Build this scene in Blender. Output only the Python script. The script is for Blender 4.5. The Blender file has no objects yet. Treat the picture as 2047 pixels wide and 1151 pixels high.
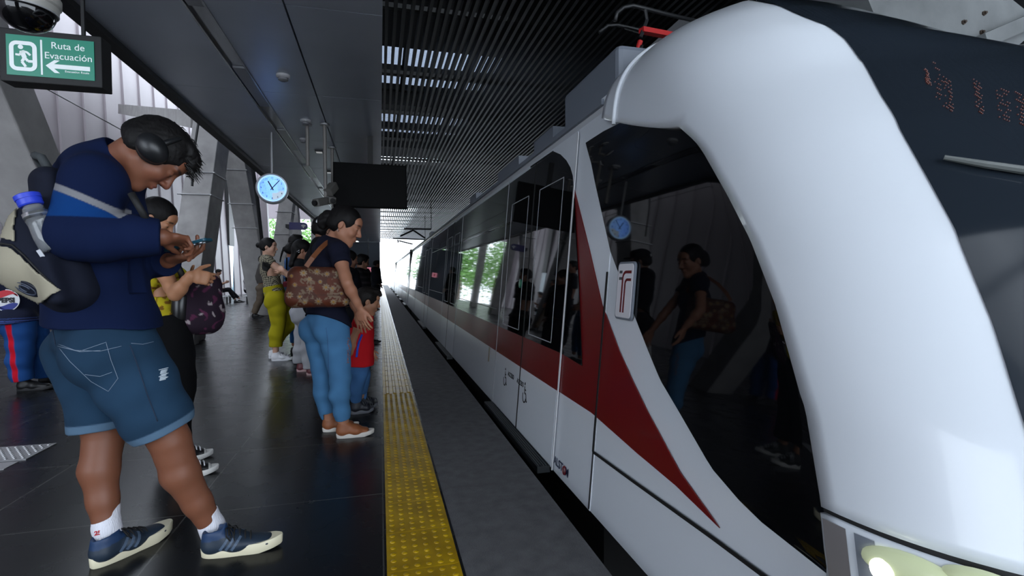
import bpy, bmesh, math, random
import numpy as np
from mathutils import Vector, Matrix
SC = bpy.context.scene
COL = SC.collection
R_ = math.radians

# ---------------------------------------------------------------- camera
F_PX = 1020.0; IMG_W = 2047.0; CAM_H = 1.13
def nrm(v):
    v = np.array(v, float); return v/np.linalg.norm(v)
_yc = nrm((760-1023.5, 575.5-550, -F_PX))
_up = np.array((-math.sin(R_(0.7)), math.cos(R_(0.7)), 0.0))
_zc = nrm(_up-_yc*np.dot(_up, _yc)); _xc = np.cross(_yc, _zc)
CAM_R = np.array([_xc, _yc, _zc])
CAM_C = np.array((0.0, 0.0, CAM_H))
cam_data = bpy.data.cameras.new('camera'); cam = bpy.data.objects.new('camera', cam_data); COL.objects.link(cam)
cam_data.sensor_width = 36.0; cam_data.lens = F_PX*36.0/IMG_W; cam_data.clip_start = 0.02; cam_data.clip_end = 500
_m = Matrix([list(CAM_R[0])+[0], list(CAM_R[1])+[0], list(CAM_R[2])+[CAM_H], [0, 0, 0, 1]])
cam.matrix_world = _m
SC.camera = cam
# ---------------------------------------------------------------- sky and exposure
W = bpy.data.worlds.new('overcast_sky'); SC.world = W; W.use_nodes = True
_b = W.node_tree.nodes['Background']; _b.inputs[0].default_value = (0.80, 0.89, 1.0, 1); _b.inputs[1].default_value = 5.2
SC.view_settings.view_transform = 'Standard'; SC.view_settings.look = 'None'
SC.view_settings.exposure = 0.0; SC.view_settings.gamma = 1.0; SC.view_settings.use_curve_mapping = False

# ---------------------------------------------------------------- measuring helpers
def ray(x, y): return CAM_R@np.array((x-1023.5, 575.5-y, -F_PX))
def at(x, y, Y):
    d = ray(x, y); return CAM_C+d*(Y/d[1])
def at_z(x, y, z):
    d = ray(x, y); return CAM_C+d*((z-CAM_H)/d[2])
SIDE_X, SIDE_K = 1.0, 0.087
def side(x, y):
    d = ray(x, y); p = CAM_C+d*((SIDE_X+SIDE_K*CAM_H)/(d[0]-SIDE_K*d[2])); return (p[1], p[2])

# ---------------------------------------------------------------- materials
MATS = {}
def nodes(name):
    m = bpy.data.materials.new(name); m.use_nodes = True; nt = m.node_tree
    return m, nt, nt.nodes['Principled BSDF']
def add_bump(nt, bs, scale, strength, dist=0.01, detail=3, coord='Object', stretch=None):
    tc = nt.nodes.new('ShaderNodeTexCoord'); no = nt.nodes.new('ShaderNodeTexNoise'); bu = nt.nodes.new('ShaderNodeBump')
    no.inputs['Scale'].default_value = scale; no.inputs['Detail'].default_value = detail
    src = tc.outputs[coord]
    if stretch:
        mp = nt.nodes.new('ShaderNodeMapping'); mp.inputs['Scale'].default_value = stretch
        nt.links.new(src, mp.inputs[0]); src = mp.outputs[0]
    nt.links.new(src, no.inputs['Vector']); nt.links.new(no.outputs['Fac'], bu.inputs['Height'])
    bu.inputs['Strength'].default_value = strength; bu.inputs['Distance'].default_value = dist
    nt.links.new(bu.outputs[0], bs.inputs['Normal'])
    return no
def mat(name, col, rough=0.6, metal=0.0, bump=None, vary=None, emit=None, coat=0.0, spec=None, trans=0.0):
    """plain procedural material; bump=(scale,strength,dist), vary=(scale, amount) mottles the colour"""
    if name in MATS: return MATS[name]
    m, nt, bs = nodes(name)
    bs.inputs['Base Color'].default_value = (*col, 1); bs.inputs['Roughness'].default_value = rough
    bs.inputs['Metallic'].default_value = metal; bs.inputs['Coat Weight'].default_value = coat
    bs.inputs['Coat Roughness'].default_value = 0.05
    if spec is not None: bs.inputs['Specular IOR Level'].default_value = spec
    if trans: bs.inputs['Transmission Weight'].default_value = trans
    if emit: bs.inputs['Emission Color'].default_value = (*emit[0], 1); bs.inputs['Emission Strength'].default_value = emit[1]
    if bump: add_bump(nt, bs, *bump)
    if vary:
        tc = nt.nodes.new('ShaderNodeTexCoord'); no = nt.nodes.new('ShaderNodeTexNoise'); rp = nt.nodes.new('ShaderNodeValToRGB')
        no.inputs['Scale'].default_value = vary[0]; no.inputs['Detail'].default_value = 5
        a = vary[1]; rp.color_ramp.elements[0].position = 0.3; rp.color_ramp.elements[1].position = 0.7
        rp.color_ramp.elements[0].color = (*[c*(1-a) for c in col], 1); rp.color_ramp.elements[1].color = (*[min(1, c*(1+a)) for c in col], 1)
        nt.links.new(tc.outputs['Object'], no.inputs['Vector']); nt.links.new(no.outputs['Fac'], rp.inputs[0]); nt.links.new(rp.outputs[0], bs.inputs['Base Color'])
    MATS[name] = m; return m
def vmat(name, rough=0.8, bump=(400, 0.25, 0.002), sheen=0.0, spec=0.3, sss=0.0):
    """material whose base colour is the mesh's own dye/pigment colour attribute"""
    if name in MATS: return MATS[name]
    m, nt, bs = nodes(name)
    a = nt.nodes.new('ShaderNodeVertexColor'); a.layer_name = 'pigment'
    nt.links.new(a.outputs[0], bs.inputs['Base Color']); bs.inputs['Roughness'].default_value = rough
    bs.inputs['Specular IOR Level'].default_value = spec
    if sheen: bs.inputs['Sheen Weight'].default_value = sheen
    if sss: bs.inputs['Subsurface Weight'].default_value = sss; bs.inputs['Subsurface Scale'].default_value = 0.01
    if bump: add_bump(nt, bs, *bump)
    MATS[name] = m; return m

# ---------------------------------------------------------------- object helpers
def link(name, me, parent=None, m=None):
    o = bpy.data.objects.new(name, me); COL.objects.link(o)
    if m is not None and me is not None: me.materials.append(m)
    if parent is not None: o.parent = parent
    return o
def tag(o, label=None, cat=None, group=None, kind=None):
    if label: o['label'] = label
    if cat: o['category'] = cat
    if group: o['group'] = group
    if kind: o['kind'] = kind
    return o
def empty(name, loc, label, cat, group=None, rz=0.0):
    o = bpy.data.objects.new(name, None); COL.objects.link(o); o.location = Vector(loc); o.rotation_euler = (0, 0, rz); o.empty_display_size = 0.1
    return tag(o, label, cat, group)
def copy_tree(o, parent=None):
    c = o.copy(); COL.objects.link(c)
    if parent is not None: c.parent = parent
    for ch in list(o.children): copy_tree(ch, c)
    return c
class MB:
    """collects shapes into one mesh"""
    def __init__(s, org=(0, 0, 0)): s.v = []; s.f = []; s.org = np.array(org, float)
    def add(s, vs, fs):
        n = len(s.v); s.v += [tuple(np.array(v, float)-s.org) for v in vs]; s.f += [tuple(i+n for i in f) for f in fs]; return s
    def box(s, lo, hi):
        x0, y0, z0 = lo; x1, y1, z1 = hi
        return s.add([(x0, y0, z0), (x1, y0, z0), (x1, y1, z0), (x0, y1, z0), (x0, y0, z1), (x1, y0, z1), (x1, y1, z1), (x0, y1, z1)],
                     [(0, 3, 2, 1), (4, 5, 6, 7), (0, 1, 5, 4), (1, 2, 6, 5), (2, 3, 7, 6), (3, 0, 4, 7)])
    def bar(s, a, b, w, h, up=(0, 0, 1), w2=None, h2=None):
        """rectangular bar from a to b, w across, h along up"""
        a = np.array(a, float); b = np.array(b, float); d = nrm(b-a); u = np.array(up, float); u = u-d*np.dot(u, d)
        if np.linalg.norm(u) < 1e-6: u = np.array((1., 0, 0)); u = u-d*np.dot(u, d)
        u = nrm(u); r = np.cross(d, u); vs = []
        for p, ww, hh in ((a, w, h), (b, w2 or w, h2 or h)):
            for sx, sy in ((-1, -1), (1, -1), (1, 1), (-1, 1)): vs.append(p+r*sx*ww/2+u*sy*hh/2)
        return s.add(vs, [(0, 1, 2, 3), (7, 6, 5, 4), (0, 4, 5, 1), (1, 5, 6, 2), (2, 6, 7, 3), (3, 7, 4, 0)])
    def tube(s, pts, r, n=10, cap=True, closed=False):
        pts = [np.array(p, float) for p in pts]; N = len(pts)
        rs = r if hasattr(r, '__len__') else [r]*N
        vs = []; fs = []; u = None
        for i, p in enumerate(pts):
            if closed: d = nrm(pts[(i+1) % N]-pts[i-1])
            else: d = nrm(pts[min(i+1, N-1)]-pts[max(i-1, 0)])
            if u is None:
                u = np.cross(d, (0, 0, 1.0)); 
                if np.linalg.norm(u) < 1e-3: u = np.cross(d, (1.0, 0, 0))
            u = nrm(u-d*np.dot(u, d)); w = np.cross(d, u)
            for k in range(n):
                a = 2*math.pi*k/n; vs.append(p+(u*math.cos(a)+w*math.sin(a))*rs[i])
        for i in range(N if closed else N-1):
            j = (i+1) % N
            for k in range(n): fs.append((i*n+k, i*n+(k+1) % n, j*n+(k+1) % n, j*n+k))
        if cap and not closed: fs.append(tuple(range(n))[::-1]); fs.append(tuple((N-1)*n+k for k in range(n)))
        return s.add(vs, fs)
    def lathe(s, prof, c, axis=(0, 0, 1), n=32, sx=1.0):
        """prof: list of (radius, height along axis)"""
        c = np.array(c, float); ax = nrm(axis); u = np.cross(ax, (0, 1.0, 0))
        if np.linalg.norm(u) < 1e-3: u = np.cross(ax, (1.0, 0, 0))
        u = nrm(u); w = np.cross(ax, u); vs = []; fs = []; N = len(prof)
        for r, h in prof:
            for k in range(n):
                a = 2*math.pi*k/n; vs.append(c+ax*h+(u*math.cos(a)*sx+w*math.sin(a))*max(r, 1e-5))
        for i in range(N-1):
            for k in range(n): fs.append((i*n+k, i*n+(k+1) % n, (i+1)*n+(k+1) % n, (i+1)*n+k))
        fs.append(tuple(range(n))[::-1]); fs.append(tuple((N-1)*n+k for k in range(n)))
        return s.add(vs, fs)
    def prism(s, poly, depth, frame):
        """2D polygon extruded: frame=(origin, ex, ey, en); from 0 to depth along en"""
        o, ex, ey, en = [np.array(a, float) for a in frame]; n = len(poly)
        vs = [o+ex*a+ey*b for a, b in poly]+[o+ex*a+ey*b+en*depth for a, b in poly]
        return s.add(vs, [tuple(range(n))[::-1], tuple(range(n, 2*n))]+[(i, (i+1) % n, n+(i+1) % n, n+i) for i in range(n)])
    def build(s, name, m, parent=None, smooth=False, bevel=0.0, seg=2, loc=None):
        me = bpy.data.meshes.new(name); me.from_pydata(s.v, [], s.f); me.update()
        bm = bmesh.new(); bm.from_mesh(me); bmesh.ops.recalc_face_normals(bm, faces=bm.faces); bm.to_mesh(me); bm.free()
        if smooth:
            me.polygons.foreach_set('use_smooth', [True]*len(me.polygons))
            if smooth == 'auto': me.set_sharp_from_angle(angle=R_(35))
        o = link(name, me, parent, m)
        if loc is not None: o.location = Vector(loc)
        if bevel:
            b = o.modifiers.new('bevel', 'BEVEL'); b.width = bevel; b.segments = seg; b.limit_method = 'ANGLE'; b.angle_limit = R_(40)
        return o
def struct(name, mb, m, parent=None, **k):
    o = mb.build(name, m, parent, **k)
    if parent is None: o['kind'] = 'structure'
    return o
def rounded(w, h, r, n=5, cx=0.0, cy=0.0):
    out = []
    for sx, sy, a0 in ((1, 1, 0), (-1, 1, 90), (-1, -1, 180), (1, -1, 270)):
        for i in range(n+1):
            a = R_(a0+90*i/n); out.append((cx+sx*(w/2-r)+r*math.cos(a), cy+sy*(h/2-r)+r*math.sin(a)))
    return out
def lettering(name, txt, size, m, parent, origin, ex, ey, bold=0.0, extrude=0.0008, align='CENTER', shear=0.0):
    """flat letters lying on the plane through origin spanned by ex (reading direction) and ey (up)"""
    cu = bpy.data.curves.new(name, 'FONT'); cu.body = txt; cu.size = size; cu.align_x = align; cu.align_y = 'CENTER'; cu.extrude = extrude; cu.offset = bold; cu.shear = shear
    tmp = bpy.data.objects.new(name, cu); COL.objects.link(tmp)
    dg = bpy.context.evaluated_depsgraph_get(); dg.update()
    me = bpy.data.meshes.new_from_object(tmp.evaluated_get(dg)); bpy.data.objects.remove(tmp)
    me.materials.clear()
    ex = nrm(ex); ey = nrm(ey); en = np.cross(ex, ey)
    M = Matrix([[ex[i], ey[i], en[i], origin[i]] for i in range(3)]+[[0, 0, 0, 1]])
    me.transform(M)
    return link(name, me, parent, m)
# ---------------------------------------------------------------- smooth solid modelling (distance fields meshed by surface nets)
def _len(a): return np.sqrt((a*a).sum(-1))
def f_cone(a, b, ra, rb):
    a = np.array(a, float); b = np.array(b, float); ba = b-a; L = max(np.dot(ba, ba), 1e-9)
    def f(p):
        q = p-a; t = np.clip((q@ba)/L, 0, 1); return _len(q-t[..., None]*ba)-(ra+(rb-ra)*t)
    m = max(ra, rb); return f, np.minimum(a, b)-m, np.maximum(a, b)+m
def f_ell(c, r, M=None):
    c = np.array(c, float); r = np.array(r, float); M = np.eye(3) if M is None else np.array(M, float)   # rows of M: local axes
    def f(p):
        q = (p-c)@M.T; k0 = _len(q/r); k1 = _len(q/(r*r)); return k0*(k0-1)/np.maximum(k1, 1e-6)
    e = np.sqrt(((M.T*r)**2).sum(1)); return f, c-e, c+e
def f_ecap(a, b, ra, rb, sidev):
    """elliptic tapered capsule; ra=(side radius, depth radius)"""
    a = np.array(a, float); b = np.array(b, float); d = nrm(b-a); L = np.linalg.norm(b-a)
    s = np.array(sidev, float); s = nrm(s-d*np.dot(s, d)); w = np.cross(d, s)
    def f(p):
        q = p-a; tt = q@d; t = np.clip(tt/L, 0, 1); e = tt-t*L
        rx = ra[0]+(rb[0]-ra[0])*t; ry = ra[1]+(rb[1]-ra[1])*t; rm = np.minimum(rx, ry)
        k = np.sqrt(((q@s)/rx)**2+((q@w)/ry)**2+(e/rm)**2); return (k-1)*rm
    m = max(*ra, *rb); return f, np.minimum(a, b)-m, np.maximum(a, b)+m
def f_box(c, r, M, rd):
    c = np.array(c, float); r = np.array(r, float)-rd; M = np.array(M, float)
    def f(p):
        q = np.abs((p-c)@M.T)-r; return _len(np.maximum(q, 0))+np.minimum(q.max(-1), 0)-rd
    e = (np.abs(M.T)*(r+rd)).sum(1); return f, c-e, c+e
def f_plane(pt, n, c, rad):
    """half space on the +n side, only looked at within rad of c"""
    pt = np.array(pt, float); n = nrm(n); c = np.array(c, float)
    return (lambda p: -((p-pt)@n)), c-rad, c+rad
class Sdf:
    def __init__(s, h): s.h = h; s.ops = []; s.disp = []
    def u(s, prim, k=0.015): s.ops.append(('u', *prim, k)); return s
    def sub(s, prim, k=0.006): s.ops.append(('s', *prim, k)); return s
    def cone(s, a, b, ra, rb, k=0.015): return s.u(f_cone(a, b, ra, rb), k)
    def ell(s, c, r, M=None, k=0.015): return s.u(f_ell(c, r, M), k)
    def ecap(s, a, b, ra, rb, sd, k=0.02): return s.u(f_ecap(a, b, ra, rb, sd), k)
    def noise(s, fn): s.disp.append(fn); return s
    def solve(s):
        h = s.h; U = [o for o in s.ops if o[0] == 'u']
        lo = np.min([o[2] for o in U], 0)-3*h-0.012; hi = np.max([o[3] for o in U], 0)+3*h+0.012
        n = np.ceil((hi-lo)/h).astype(int)+1
        f = np.full(n, 0.2, np.float32)
        ax = [lo[i]+h*np.arange(n[i]) for i in range(3)]
        for md, fn, a, b, k in s.ops:
            pad = k+2.5*h
            i0 = np.maximum(((a-pad-lo)/h).astype(int), 0); i1 = np.minimum(((b+pad-lo)/h).astype(int)+2, n)
            if (i1 <= i0).any(): continue
            sl = tuple(slice(i0[i], i1[i]) for i in range(3))
            P = np.stack(np.meshgrid(*[ax[i][sl[i]] for i in range(3)], indexing='ij'), -1)
            d = fn(P).astype(np.float32); g = f[sl]
            if md == 'u':
                hh = np.clip(0.5+0.5*(g-d)/max(k, 1e-4), 0, 1); f[sl] = g*(1-hh)+d*hh-k*hh*(1-hh)
            else:
                hh = np.clip(0.5-0.5*(g+d)/max(k, 1e-4), 0, 1); f[sl] = g*(1-hh)+(-d)*hh+k*hh*(1-hh)
        for fn in s.disp:
            I = np.argwhere(np.abs(f) < 0.03)
            if len(I): f[I[:, 0], I[:, 1], I[:, 2]] += fn(lo+h*I).astype(np.float32)
        return nets(f, lo, h)
    def build(s, name, m, parent=None, org=(0, 0, 0), color=None, loc=None, smooth=1):
        V, Q = s.solve()
        return link_mesh(name, V, Q, m, parent, org, color, smooth)
def nets(f, lo, h):
    s = f < 0; n = np.array(f.shape)-1
    cs = [(i, j, k) for i in (0, 1) for j in (0, 1) for k in (0, 1)]
    cnt = np.zeros(n, np.int8)
    for i, j, k in cs: cnt += s[i:n[0]+i, j:n[1]+j, k:n[2]+k]
    act = (cnt > 0) & (cnt < 8); I = np.argwhere(act)
    vals = {c: f[I[:, 0]+c[0], I[:, 1]+c[1], I[:, 2]+c[2]] for c in cs}
    acc = np.zeros((len(I), 3)); num = np.zeros(len(I))
    for a in cs:
        for x in range(3):
            if a[x]: continue
            b = list(a); b[x] = 1; b = tuple(b); va = vals[a]; vb = vals[b]; m = (va < 0) != (vb < 0)
            t = np.where(m, va/np.where(m, va-vb, 1), 0); p = np.tile(np.array(a, float), (len(I), 1)); p[:, x] += t
            acc[m] += p[m]; num[m] += 1
    V = lo+h*(I+acc/num[:, None])
    vid = np.full(n, -1, np.int32); vid[act] = np.arange(len(I)); Q = []
    for x in range(3):
        y, z = (x+1) % 3, (x+2) % 3
        a = [slice(None)]*3; b = [slice(None)]*3; a[x] = slice(0, -1); b[x] = slice(1, None)
        sa = s[tuple(a)]; sb = s[tuple(b)]; E = np.argwhere(sa != sb)
        ok = (E[:, y] > 0) & (E[:, z] > 0) & (E[:, y] < n[y]) & (E[:, z] < n[z]); E = E[ok]
        fl = sa[E[:, 0], E[:, 1], E[:, 2]]
        def g(dy, dz):
            G = E.copy(); G[:, y] -= dy; G[:, z] -= dz; return vid[G[:, 0], G[:, 1], G[:, 2]]
        q = np.stack([g(1, 1), g(0, 1), g(0, 0), g(1, 0)], 1); q[~fl] = q[~fl][:, ::-1]; Q.append(q)
    return V, np.concatenate(Q)
def link_mesh(name, V, Q, m, parent=None, org=(0, 0, 0), color=None, smooth=1):
    me = bpy.data.meshes.new(name); org = np.array(org, float)
    for _ in range(smooth):      # one relaxing pass takes out the grid's stepping
        S = V*0; c = np.zeros(len(V))
        for i in range(4):
            np.add.at(S, Q[:, i], V[Q[:, (i+1) % 4]]); np.add.at(c, Q[:, i], 1)
        V = V*0.5+0.5*S/np.maximum(c, 1)[:, None]
    me.vertices.add(len(V)); me.vertices.foreach_set('co', (V-org).astype(np.float32).ravel())
    me.loops.add(Q.size); me.loops.foreach_set('vertex_index', Q.ravel().astype(np.int32))
    me.polygons.add(len(Q)); me.polygons.foreach_set('loop_start', np.arange(0, Q.size, 4, dtype=np.int32)); me.polygons.foreach_set('loop_total', np.full(len(Q), 4, np.int32))
    me.polygons.foreach_set('use_smooth', np.ones(len(Q), bool)); me.update(); me.validate()
    if color is not None:
        C = np.ones((len(V), 4), np.float32); C[:, :3] = color(V) if callable(color) else np.array(color)
        at_ = me.color_attributes.new('pigment', 'FLOAT_COLOR', 'POINT'); at_.data.foreach_set('color', C.ravel())
    return link(name, me, parent, m)
def wob(amp, freq, seed=0, stretch=(1, 1, 1)):
    """soft cloth-fold displacement"""
    r = np.random.RandomState(seed); K = []
    for i in range(7):
        v = r.normal(size=3); v = v/np.linalg.norm(v)*np.array(stretch)*freq*r.uniform(0.6, 1.6); K.append((v, r.uniform(0, 6.28), r.uniform(0.5, 1)))
    def f(p):
        o = np.zeros(len(p))
        w = p+0.02*np.sin(p[:, [1, 2, 0]]*freq*0.7+seed)
        for v, ph, a in K: o += a*np.sin(w@v+ph)
        return amp*o/3.0
    return f
def S(r, g, b):
    return tuple(((c/255+0.055)/1.055)**2.4 if c > 10 else c/255/12.92 for c in (r, g, b))
# ---------------------------------------------------------------- the station
CEIL = 3.1; EDGE = 0.83; CL = -2.1
def floor_mat():
    m, nt, bs = nodes('dark_stone_tiles'); bs.inputs['Specular IOR Level'].default_value = 0.15
    tc = nt.nodes.new('ShaderNodeTexCoord'); br = nt.nodes.new('ShaderNodeTexBrick')
    br.offset = 0.0; br.inputs['Scale'].default_value = 1.0; br.inputs['Brick Width'].default_value = 0.9; br.inputs['Row Height'].default_value = 0.9
    br.inputs['Mortar Size'].default_value = 0.004; br.inputs['Mortar Smooth'].default_value = 0.3
    br.inputs['Color1'].default_value = (*S(21, 23, 26), 1); br.inputs['Color2'].default_value = (*S(18, 20, 23), 1); br.inputs['Mortar'].default_value = (*S(70, 70, 68), 1)
    nt.links.new(tc.outputs['Object'], br.inputs['Vector'])
    no = nt.nodes.new('ShaderNodeTexNoise'); no.inputs['Scale'].default_value = 3.0; no.inputs['Detail'].default_value = 6
    mp = nt.nodes.new('ShaderNodeMapRange'); mp.inputs['To Min'].default_value = 0.20; mp.inputs['To Max'].default_value = 0.34
    nt.links.new(tc.outputs['Object'], no.inputs['Vector']); nt.links.new(no.outputs['Fac'], mp.inputs['Value']); nt.links.new(mp.outputs[0], bs.inputs['Roughness'])
    bu = nt.nodes.new('ShaderNodeBump'); bu.inputs['Strength'].default_value = 0.06; bu.inputs['Distance'].default_value = 0.004
    n2 = nt.nodes.new('ShaderNodeTexNoise'); n2.inputs['Scale'].default_value = 9.0; nt.links.new(tc.outputs['Object'], n2.inputs['Vector'])
    nt.links.new(n2.outputs['Fac'], bu.inputs['Height']); nt.links.new(bu.outputs[0], bs.inputs['Normal'])
    nt.links.new(br.outputs['Color'], bs.inputs['Base Color']); return m
M_FLOOR = floor_mat()
M_CONC = mat('concrete', S(150, 147, 146), 0.85, bump=(30, 0.3, 0.01), vary=(4, 0.16))
M_EDGE = mat('rough_edge_concrete', S(84, 84, 86), 0.85, bump=(160, 0.7, 0.004), vary=(14, 0.22))
M_CEIL = mat('dark_metal_ceiling', S(168, 174, 186), 0.34, 0.4, bump=(1.2, 0.04, 0.03), vary=(1.5, 0.06))
M_DARK = mat('black_steel', S(22, 23, 25), 0.5)
M_ROOF = mat('dark_roof_sheet', S(12, 12, 14), 0.8)
M_SLAT = mat('dark_slat', S(15, 16, 17), 0.45, 0.1)
M_PANEL = mat('pale_wall_panel', S(140, 132, 137), 0.45, 0.0, bump=(2.5, 0.08, 0.03, 3, 'Object', (1, 1, 0.25)), vary=(1.2, 0.06))
M_STEEL = mat('galvanised_steel', S(150, 150, 152), 0.4, 0.6, vary=(6, 0.1))
M_BLACK = mat('flat_black', S(14, 14, 15), 0.6)
M_BALLAST = mat('track_bed', S(30, 30, 31), 0.9, bump=(40, 1.0, 0.03), vary=(20, 0.4))
M_WHITE = mat('white_paint', S(225, 226, 228), 0.5)

struct('floor', MB().box((-9, -4, -1.2), (0.0, 42, 0)).box((-2.6, 42, -1.2), (0, 60, 0)).box((0.0, -4, -1.2), (0.28, 62, -0.004)).box((0.28, -4, -1.2), (0.30, 62, 0)), M_FLOOR)
struct('platform_edge', MB().box((0.30, -4, -1.25), (EDGE, 62, -0.002)), M_EDGE)
struct('ground', MB().box((EDGE, -12, -1.3), (7.5, 95, -1.15)).box((-40, 62, -1.3), (EDGE, 95, -1.2)).box((-60, -10, -1.3), (-9, 95, -1.2)), M_BALLAST)

# yellow warning strip: a row of bumped tiles near the camera, ribbed tiles further along
m_yel, nt, bs = nodes('yellow_rubber'); bs.inputs['Roughness'].default_value = 0.34; bs.inputs['Specular IOR Level'].default_value = 0.32
tc = nt.nodes.new('ShaderNodeTexCoord'); no = nt.nodes.new('ShaderNodeTexNoise'); no.inputs['Scale'].default_value = 7; no.inputs['Detail'].default_value = 7
rp = nt.nodes.new('ShaderNodeValToRGB'); rp.color_ramp.elements[0].position = .35; rp.color_ramp.elements[1].position = .62
rp.color_ramp.elements[0].color = (*S(138, 108, 4), 1); rp.color_ramp.elements[1].color = (*S(172, 138, 6), 1)
nt.links.new(tc.outputs['Object'], no.inputs['Vector']); nt.links.new(no.outputs['Fac'], rp.inputs[0]); nt.links.new(rp.outputs[0], bs.inputs['Base Color'])
def tactile_tile(ribbed):
    mb = MB().box((0.002, 0.002, -0.003), (0.278, 0.298, 0.004))
    if ribbed:
        for i in range(4):
            x = 0.028+i*0.066; mb.add([(x, .006, .004), (x+.034, .006, .004), (x+.028, .01, .0085), (x+.006, .01, .0085), (x, .294, .004), (x+.034, .294, .004), (x+.028, .290, .0085), (x+.006, .290, .0085)],
                [(0, 1, 2, 3), (7, 6, 5, 4), (3, 2, 6, 7), (0, 3, 7, 4), (1, 5, 6, 2)])
    else:
        for i in range(6):
            for j in range(6):
                c = (0.028+i*0.0448, 0.026+j*0.0496, 0.004); mb.lathe([(0.0125, -0.001), (0.0115, 0.002), (0.008, 0.0042), (0.003, 0.005)], c, n=10)
    return mb
t0 = tactile_tile(False).build('tactile_tile', m_yel, smooth='auto'); t1 = tactile_tile(True).build('tactile_tile', m_yel, smooth='auto')
n_t = 0
for i in range(-2, 120):
    y = 1.66+i*0.3
    o = (t1 if y > 4.7 else t0)
    if i == -2: c = t0
    elif abs(y-4.96) < 0.151 and not t1.get('label'): c = t1
    else: c = o.copy(); COL.objects.link(c)
    c.location = (0.01, y, 0)
    if y <= 4.7: tag(c, 'yellow tactile paving tile with round bumps in the strip along the platform edge', 'tile', 'bumped yellow tactile tiles')
    else: tag(c, 'yellow tactile paving tile with long raised ribs farther down the platform strip', 'tile', 'ribbed yellow tactile tiles')
# grey studded steel plate let into the floor at the left
gp = [at_z(112, 887, 0), at_z(52, 919, 0)]
gx, gy0, gy1 = gp[1][0], gp[1][1], gp[0][1]
pl = MB(); pl.box((gx-0.9, gy0, 0.0), (gx, gy1, 0.006)); 
for i in range(22):
    for j in range(9):
        pl.lathe([(.012, 0), (.008, .004)], (gx-0.03-i*0.045-(j % 2)*.022, gy0+.03+j*(gy1-gy0-.06)/8, .006), n=6)
pl = tag(pl.build('floor_plate', M_STEEL), 'studded grey steel plate let into the dark floor', 'plate')
MB().box((gx-0.9, gy0-0.16, 0), (gx-0.02, gy0-0.03, 0.004)).build('frame', M_STEEL, pl)

# platform ceiling: big panels with thin dark joints; a deeper slab over the near end reaching the outer wall
cl = MB()
ys = [-4, -1.8, 0.15, 2.1, 4.05, 6.0, 8.0, 10.0, 12, 14, 16, 18, 20, 22, 24, 26, 28, 30, 31.5]
for a, b in zip(ys[:-1], ys[1:]):
    for x0, x1 in ((CL, -1.36), (-1.20, -0.66), (-0.645, 0.04)): cl.box((x0, a+.004, CEIL), (x1, b-.004, CEIL+0.05))
    if b <= 4.1: cl.box((-3.3, a+.004, CEIL-0.0), (CL-.01, b-.004, CEIL+0.05))
cl.box((-2.0, -4, CEIL+0.09), (0.04, 31.5, CEIL+1.2)); cl.box((-3.3, -4, CEIL+.05), (-2.0, 4.1, CEIL+1.2))
struct('ceiling', cl, M_CEIL)
struct('trim_1', MB().box((CL-.06, 4.1, CEIL-.05), (CL+.01, 31.5, CEIL+.09)).box((CL-.22, 4.1, CEIL+.05), (CL-.06, 31.5, CEIL+.13)).box((CL-.12, 4.6, CEIL-0.0), (CL-.05, 6.0, CEIL+.16)), M_BLACK)
# recessed light channel
ch = empty('light_track', (-1.28, 4, CEIL), 'long shiny metal light channel recessed in the dark platform ceiling', 'light track')
o = MB((-1.28, 4, CEIL)).box((-1.36, -4, CEIL+.0), (-1.345, 31, CEIL+.045)).box((-1.215, -4, CEIL-.012), (-1.20, 31, CEIL+.045)).box((-1.345, -4, CEIL+.03), (-1.215, 31, CEIL+.045)).build('channel', mat('bright_metal', S(170, 172, 176), 0.2, 0.9), ch)
for i, y in enumerate((3.1, 5.4, 7.55, 9.9, 12.4, 15, 18)): MB((-1.28, 4, CEIL)).box((-1.335, y, CEIL+.008), (-1.225, y+1.15, CEIL+.028)).build('diffuser', mat('lamp_cover', S(120, 122, 128), 0.25), ch)

# slatted canopy over the track, roof sheets above it with open skylight bands
sl = MB(); zs = 3.62
for i in range(60):
    x = 0.075+i*0.080; sl.box((x, -2.5, zs), (x+0.031, 37.0, zs+0.085))
for y in np.arange(-1.5, 37, 1.65): sl.box((0.05, y, zs+.085), (4.9, y+.05, zs+.13))
struct('ceiling_slats', sl, M_SLAT)
zr = 6.0; rf = MB(); bands = [(11.3, 13.85), (15.95, 18.45), (21.7, 23.0), (28.3, 28.8), (33.3, 33.9)]
e = -2.5
for a, b in bands: rf.box((-2.1, e, zr), (8.5, a, zr+.15)); e = b
rf.box((-2.1, e, zr), (8.5, 36.0, zr+.15))
for a, b in bands: rf.box((2.95, a, zr), (8.5, b, zr+.15))
struct('roof', rf, M_ROOF)
rb = MB()
for a, b in bands[:2]: rb.box((-2.1, (a+b)/2-.10, zr-.08), (8.5, (a+b)/2+.16, zr+.1))
for a, b in bands:
    for xx in (.55, 1.2, 2.1): rb.box((xx, a, zr+.02), (xx+.06, b, zr+.06))
for y in (3, 8, 14.0, 18.6, 23.2, 29, 34): rb.box((-2.1, y, zr-.35), (8.5, y+.3, zr))
struct('roof_beams', rb, mat('black_beam', S(9, 9, 10), .7))
for i, (a, b) in enumerate(bands[:2]): struct('window_%d' % (i+2), MB().box((-2.1, a-.1, zr+.16), (3.1, b+.1, zr+.17)), mat('grey_skylight', S(92, 98, 108), .0, spec=.2, trans=1.0))
struct('wall_right', MB().box((7.4, -2.5, -1.2), (7.6, 22, 6.2)).box((7.4, 22, -1.2), (7.6, 36, 1.6)), mat('dark_far_wall', S(44, 46, 50), 0.7))
struct('wall_ceiling_side', MB().box((-2.02, -2.5, CEIL+1.2), (-1.9, 33, 6.0)), M_ROOF)
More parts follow.
